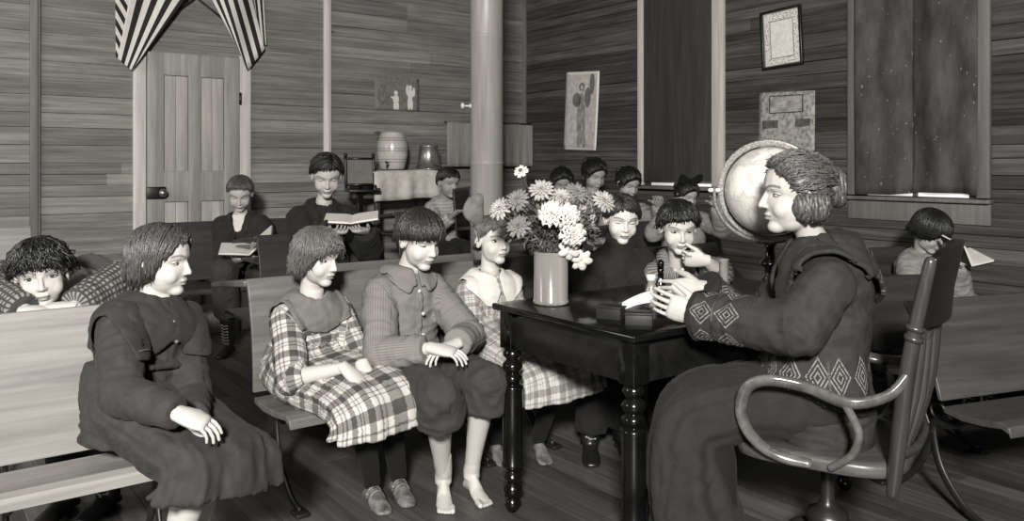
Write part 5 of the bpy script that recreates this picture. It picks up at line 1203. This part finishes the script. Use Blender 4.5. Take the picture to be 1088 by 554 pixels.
book('open_book', 'open book in the hands of the boy seated by the door', W(266, 266, 5.2), .19, .22, (.06, .75), (.95, .25, .0), (-.25, .95, .22), (0, -.2, 1), cloth_c, paper)

# --- tall reader
k = skel(1.58, G(340, 4.92, .60), W(344, 218, 4.82), W(347, 187, 4.72), .232, (.26, -.86, -.44), (.42, -.9), wR=W(358, 247, 4.5), wL=W(388, 246, 4.52), hR=(.3, -.6, .1), hL=(-.2, -.6, .1), pR=(.1, 0, 1), pL=(-.1, 0, 1))
person(k, 'older pupil in a dark jacket reading, seated just left of the shelf', base=.64, lid=-.3, vox=.004, bvox=.009)
mb, bn = top_mb(k, .03, .05, 1.0, (0.057, 0.052, 0.043)); bod = garment('jacket', k, k.root, m_cloth('dark_coat', .14, .15), mb, bn, .008, .007, 10, 22, 14)
shell('shirt_front', bod, k.root, m_cloth('dull_shirt', .30), lambda c: (np.abs(local(k, c)[:, 0]) < .012 + .3 * np.maximum(0, local(k, c)[:, 2] + .12)) & (local(k, c)[:, 1] > .0) & (local(k, c)[:, 2] > -.12), .004, .003, 3)
shell('lapels', bod, k.root, m_cloth('dark_coat', .14, .15), lambda c: (np.abs(local(k, c)[:, 0]) < .08) & (np.abs(local(k, c)[:, 0]) > .016 + .3 * np.maximum(0, local(k, c)[:, 2] + .12)) & (local(k, c)[:, 1] > .0) & (local(k, c)[:, 2] > -.22), .008, .004, 3)
mb, bn = pants_mb(k, .95, (.082, .07, .06), .006); garment('trousers', k, k.root, m_cloth('dark_trousers', .12), mb, bn, .01, .006, 12, 20, 5)
hair(k, k.body, black_hair, [(0, .36), (40, .33), (62, .18), (85, .06), (110, -.06), (180, -.25)], 1.12, (-.3, .7, -.4), 432, .03, 0.018, 21)
for sd in 'RL': shoe(k, sd, leather, .12, 'boot')
book('open_book', 'thin open book held flat by the older pupil in the dark jacket', W(374, 234, 4.46), .15, .2, (.05, .16), (.97, .2, .0), (-.15, .97, .16), (0, 0, 1), cloth_c, paper)

# --- small child by the post
k = skel(1.16, G(470, 5.78, .67), W(472, 212, 5.7), W(477, 194, 5.63), .200, (.60, -.74, -.22), (.5, -.86), wR=W(480, 230, 5.42), wL=W(500, 226, 5.45))
person(k, 'small child in a pale figured blouse holding a dark slate by the post', base=.50, lid=.2, vox=.0045, bvox=.009, gaze=(0, -.4))
mb, bn = top_mb(k, .02, .02, .9, (0.053, 0.047, 0.039)); bod = garment('blouse', k, k.root, m_plaid('figured_blouse', .66, .5, .36, .02), mb, bn, .008, .006, 10, 24, 16)
mb, bn = pants_mb(k, .6, (.082, .07, .066), .006); garment('breeches', k, k.root, m_cloth('dark_trousers', .12), mb, bn, .01, .006, 12, 20, 5); stockings(k)
hair(k, k.body, black_hair, [(0, .30), (50, .24), (75, .08), (110, -.06), (180, -.25)], 1.05, (-.2, .7, -.4), 360, .01, 0.016, 23)
for sd in 'RL': shoe(k, sd, leather, .10, 'boot')
sp_ = W(492, 222, 5.38); sl = thing('slate', 'dark school slate held upright by the small child', 'slate', sp_); ax = (V((.55, -.75, .1)).normalized(), V((-.75, -.55, 0)).normalized()); az = ax[0].cross(ax[1]).normalized()
m = MB(); m.box(sp_, (.19, .008, .25), (ax[0], ax[1], az), .001); m.build('slate_board', m_plain('slate_black', .06, .5), sl); m = MB()
for q in (-1, 1): m.box(sp_ + ax[0] * q * .10, (.022, .014, .28), (ax[0], ax[1], az), .003); m.box(sp_ + az * q * .13, (.18, .0135, .022), (ax[0], ax[1], az), .003)
m.build('slate_frame', seat_dark, sl)

# --- girls by the right-hand wall
def far_girl(label, S, pel, neck, head, h, hf, f, dressm, bow_args=None, line=None, wR=None, wL=None, base=.52, seed=3, bun=(0, -1, .0), hm=None):
    k = skel(S, pel, neck, head, h, hf, f, wR=wR, wL=wL); person(k, label, base=base, lid=-.2, vox=.0048, bvox=.010)
    mb, bn = top_mb(k, .02, 0, .95, (0.052, 0.047, 0.039)); garment('blouse', k, k.root, dressm, mb, bn, .009, .006, 10, 24, seed)
    kn = (k.kR + k.kL) / 2; skirt('skirt', k, k.root, dressm, [(k.pel + ZU * .12, .14, .11, k.f), (k.pel + ZU * .05, .18, .14, (k.f + ZU).normalized()), (k.pel + k.f * .13 + ZU * .01, .20, .10, ZU), (kn - k.f * .05, .20, .09, (ZU * .9 + k.f * .3).normalized()), (kn + k.f * .05 - ZU * .04, .20, .09, (ZU + k.f).normalized()), (kn + k.f * .06 - ZU * .14, .21, .10, k.f)], .011, 8, .06, .006, seed)
    hair_back(k, k.body, hm or black_hair, line or [(0, .37), (35, .26), (62, -.02), (90, -.18), (180, -.32)], bun, seed=seed, n=260, vol=1.07, puff=.05, lock=.022, bunk=1.0)
    if bow_args: bow(k, k.body, ribbon_d, *bow_args)
    stockings(k)
    for sd in 'RL': shoe(k, sd, leather, .1, 'boot')
    return k
grey_b = m_cloth('grey_blouse', .36, .15); pale_b = m_cloth('pale_blouse', .52, .1); dark_b = m_cloth('dark_blouse', .10)
far_girl('girl whose face shows just above the left of the bouquet', 1.38, G(596, 6.2, .60), W(597, 213, 6.12), W(597, 194, 6.04), .205, (.10, -.88, -.42), (.1, -1), dark_b, None, seed=31, base=.50)
far_girl('girl in a grey blouse looking down, in front of the poster', 1.5, G(631, 6.16, .60), W(631, 208, 6.1), W(632, 186, 6.02), .222, (.38, -.82, -.40), (.2, -1), grey_b, None, seed=32, bun=(0, -1, .15), base=.56)
far_girl('girl with a light sleeve bent over the desk left of the shaded window', 1.36, G(664, 5.6, .60), W(665, 215, 5.56), W(668, 195, 5.5), .200, (.40, -.78, -.46), (.3, -1), pale_b, None, seed=33, wL=W(700, 218, 5.22), base=.56)
far_girl('girl with a large dark bow on top in front of the shaded window', 1.28, G(727, 5.08, .60), W(727, 224, 5.04), W(730, 208, 4.98), .172, (.36, -.82, -.36), (.2, -1), pale_b, ((0, -.02, .55), .44, 1.15), seed=34, wL=W(763, 220, 4.72), wR=W(712, 222, 4.72), base=.56)

# --- child in the pale smock at the right
k = skel(1.25, G(981, 4.30, .50), W(984, 268, 4.26), W(990, 246, 4.18), .205, (.50, -.68, -.54), (.35, -.94), wR=W(1003, 292, 3.98), wL=W(1018, 280, 4.0))
person(k, 'child in a pale smock with bobbed dark hair reading at the right', base=.60, lid=-.3, vox=.004, bvox=.009)
mb, bn = top_mb(k, .024, .03, 1, (0.058, 0.052, 0.041)); garment('smock', k, k.root, m_cloth('pale_smock', .52, .15), mb, bn, .008, .008, 10, 24, 41)
kn = (k.kR + k.kL) / 2; skirt('skirt', k, k.root, m_cloth('pale_smock', .52, .15), [(k.pel + ZU * .12, .14, .11, k.f), (k.pel + ZU * .05, .18, .14, (k.f + ZU).normalized()), (k.pel + k.f * .13 + ZU * .01, .20, .10, ZU), (kn - k.f * .05, .20, .09, (ZU * .9 + k.f * .3).normalized()), (kn + k.f * .05 - ZU * .04, .20, .09, (ZU + k.f).normalized()), (kn + k.f * .06 - ZU * .14, .21, .10, k.f)], .010, 8, .06, .006, 44)
hair(k, k.body, black_hair, [(0, .10), (35, .08), (60, -.12), (85, -.20), (180, -.24)], 1.10, None, 468, .008, 0.016, 25)
stockings(k)
for sd in 'RL': shoe(k, sd, leather, .1, 'boot')
book('open_book', 'dark open book tilted up in front of the child in the smock', W(1020, 277, 3.95), .12, .17, (1.0, .22), (.97, .2, .0), (-.15, .92, .25), (0, -.2, 1), cloth_b, paper)

# --- the teacher
k = skel(1.62, G(868, 2.44, .56), W(868, 262, 2.43), W(843, 206, 2.40), .226, (-1, .06, -.06), (-.98, .18), wL=W(744, 335, 2.47), wR=W(746, 308, 2.66), hL=(-.93, .05, .28), hR=(-.95, -.12, -.02), pL=(.15, 1, .1), pR=(.0, -1, .2), eL=W(848, 350, 2.25), poleR=(.3, .5, -1),
         kR=G(735, 2.54, .53), kL=G(748, 2.41, .53), aR=G(745, 2.5, .09), aL=G(770, 2.34, .09), tR=(-.95, .3, 0), tL=(-.95, .3, 0), shw=.165)
k.hipL = k.hipL + k.r * .035; k.hipR = k.hipR - k.r * .01
person(k, 'woman teacher in an embroidered dark dress seated in profile at the table', base=.64, lip=.52, brow=.28, lid=.35, gaze=(0, -.4), hcurlR=(.25, .3, .25), hcurlL=(.25, .3, .25), hk=.104, thin=.98, adult=1.0)
n = N('embroidered_dress', .85, .2); u, v = cuv(n); sp = n.n('ShaderNodeSeparateXYZ'); n.ln(n.n('ShaderNodeAttribute', attribute_name='emb').outputs['Vector'], sp.inputs[0])
a_, b_ = sp.outputs[0], sp.outputs[1]; P_ = .085
da = n.m('ABSOLUTE', n.m('SUBTRACT', n.m('FRACT', n.m('ADD', n.m('DIVIDE', a_, P_), 50.5)), .5)); db_ = n.m('ABSOLUTE', n.m('DIVIDE', b_, .115)); dd = n.m('ADD', da, db_)
rg = n.m('MULTIPLY', n.m('GREATER_THAN', n.m('FRACT', n.m('MULTIPLY', dd, 7.0)), .62), n.m('LESS_THAN', dd, .5)); dots = n.m('GREATER_THAN', n.noise(n.coord('Object'), 260, 1), .42)
f = n.noise(n.coord('Object'), 22, 5, .65); col = n.ramp(f, [(.25, .135), (.75, .20)]); n.color(n.mix(n.m('MULTIPLY', n.m('MULTIPLY', rg, dots), sp.outputs[2]), col, tone(.46))); w = n.noise(n.coord('Object'), 420, 1); n.bump(w, .2, .002)
tdress = n.mat
def emb(o, rule):
    me = o.data; c = co_of(me); vec_attr(me, 'emb', rule(c, me))
mb, bn = top_mb(k, .014, .0, 1.0, (0.053, 0.057, 0.053), .0); bod = garment('bodice', k, k.root, tdress, mb, bn, .006, .008, 9, 22, 51)
def rule(c, me):
    e = np.zeros((len(c), 3)); 
    for w, el in ((k.wL, k.eL), (k.wR, k.eR)):
        d = (w - el).normalized(); L = (w - el).length; x = ZU - d * ZU.dot(d); x.normalize(); y = d.cross(x); q = c - np.array(w); t = q @ np.array(d); rad = q - np.outer(t, np.array(d)); ang = np.arctan2(rad @ np.array(y), rad @ np.array(x)); m = (t > -.19) & (t < .05) & (np.linalg.norm(rad, axis=1) < .11)
        e[m, 0] = (ang * .07)[m]; e[m, 1] = np.where(t > -.085, t + .045, t + .13)[m] * 1.15; e[m, 2] = 1
    return e
emb(bod, rule); cuffs(k, bod, m_cloth('dark_cuff', .14), .012, .003)
stockings(k)
# overblouse skirt with the diamond border, and the long skirt
kn = (k.kR + k.kL) / 2
pm = skirt_mesh(k, [(k.pel + ZU * .20, .155, .12, k.f), (k.pel + ZU * .10, .18, .145, (k.f * 1.0 + ZU * .25).normalized()), (k.pel + ZU * .03 + k.f * .01, .20, .165, (k.f + ZU * .35).normalized())], .007, 7, .03, 5, 64); wrinkle(pm, .005, 16, 8, 3); set_smooth(pm); pep = link('peplum', pm, tdress, k.root)
def rule2(c, me):
    q = c - np.array(k.pel); z = q[:, 2]; ang = np.arctan2(q @ np.array(k.f), q @ np.array(k.r)); e = np.zeros((len(c), 3)); e[:, 0] = ang * .2; e[:, 1] = (z - .10) * .9; e[:, 2] = (z < .17); return e
emb(pep, rule2)
sk = m_cloth('plain_dark_skirt', .155, .14)
skirt('skirt', k, k.root, sk, [(k.pel + ZU * .14, .15, .125, k.f), (k.pel + ZU * .04, .185, .155, (k.f + ZU).normalized()), (k.pel.lerp(kn, .42) + k.r * .03, .168, .108, ZU), (kn - k.f * .09 + k.r * .02, .165, .10, ZU), (kn + k.f * .02 - ZU * .04 + k.r * .0, .175, .10, (ZU + k.f).normalized()), (kn + k.f * .03 - ZU * .20, .21, .115, k.f), (kn + k.f * .0 - ZU * .34, .23, .13, k.f), (kn - k.f * .0 - ZU * .47, .25, .15, k.f)], .009, 7, .10, .009, 9, fu=16, fv=5)
# shawl collar with a hooded back
def pr(c):
    l = local(k, c, k.neck - k.up * .01); x, y, z = l[:, 0], l[:, 1], l[:, 2]; th = np.arctan2(y, np.abs(x)) / (PI / 2); d = np.linalg.norm(l, axis=1)
    L = np.where(th < 0, .155 + .075 * th ** 2, .155 + .05 * th); return (d < L) & (neck_at(k, c) > .05) & ~((np.abs(x) < .02 + np.maximum(0, -z - .03) * .25) & (y > 0.02))
colr = shell('shawl_collar', bod, k.root, tdress, pr, .016, .012, 14)
def rule3(c, me):
    l = local(k, c); e = np.zeros((len(c), 3)); e[:, 0] = l[:, 0]; e[:, 1] = (l[:, 2] + .12) * .8; e[:, 2] = (l[:, 1] < .03) & (l[:, 2] < -.05); return e
emb(colr, rule3)
hair_back(k, k.body, m_hair('teacher_hair', .11, .38), [(0, .41), (30, .37), (55, .25), (72, .08), (95, -.24), (120, -.34), (180, -.36)], (0, -.92, -.16), puffs=[((.33, -.13, -.16), (.10, .25, .18)), ((-.33, -.13, -.16), (.10, .25, .18))], vol=1.06, puff=.05, n=620, seed=61, bunr=(.20, .17, .25), bunk=.98, mess=.02, lock=.017)
for sd in 'RL': shoe(k, sd, leather, .14, 'boot')
# ------------------------------------------------------------------ camera and light
cam_d = bpy.data.cameras.new('camera'); cam_o = bpy.data.objects.new('camera', cam_d); COL.objects.link(cam_o)
cam_o.location = (0, 0, H); cam_o.rotation_euler = (PI / 2, 0, 0); cam_d.sensor_width = 36; cam_d.lens = F / 1088 * 36; cam_d.shift_y = -(277 - HZ) / 1088; cam_d.clip_start = .02
SC.camera = cam_o
def area(name, loc, target, size, power):
    l = bpy.data.lights.new(name, 'AREA'); l.energy = power; l.size = size; l.color = (1, .98, .95); o = bpy.data.objects.new(name, l); COL.objects.link(o); o.location = loc
    o.rotation_euler = (V(target) - V(loc)).to_track_quat('-Z', 'Y').to_euler(); return o
area('flash_lamp', (-.2, -2.4, 2.7), (0, 4.5, 1.0), .5, 760)
area('back_wall_fill', (-4.6, 1.6, 2.3), (-2.5, 5.5, 1.2), 1.4, 70)  # added fill lamp, no window there; lifts the left of the back wall
w = bpy.data.worlds.new('World'); SC.world = w; w.use_nodes = True; w.node_tree.nodes['Background'].inputs[0].default_value = (1, .98, .95, 1); w.node_tree.nodes['Background'].inputs[1].default_value = .03
vs_ = SC.view_settings; vs_.view_transform = 'Standard'; vs_.look = 'None'; vs_.exposure = 0; vs_.gamma = 1; vs_.use_curve_mapping = False

GROUPS = {'school_bench': 'school benches in the rows', 'zinnia': 'zinnias in the bouquet', 'carnation': 'white carnations in the bouquet', 'lily': 'lilies in the bouquet', 'specimen_box': 'dark boxes on the table', 'open_book': 'open books held by pupils', 'bottle': 'bottles on the table'}
for o in SC.objects:
    b_ = o.name.split('.')[0]
    if o.parent is None and b_ in GROUPS: o['group'] = GROUPS[b_]
    elif o.parent is None and b_ == 'person' and 'teacher' not in o['label']: o['group'] = 'pupils in the schoolroom'
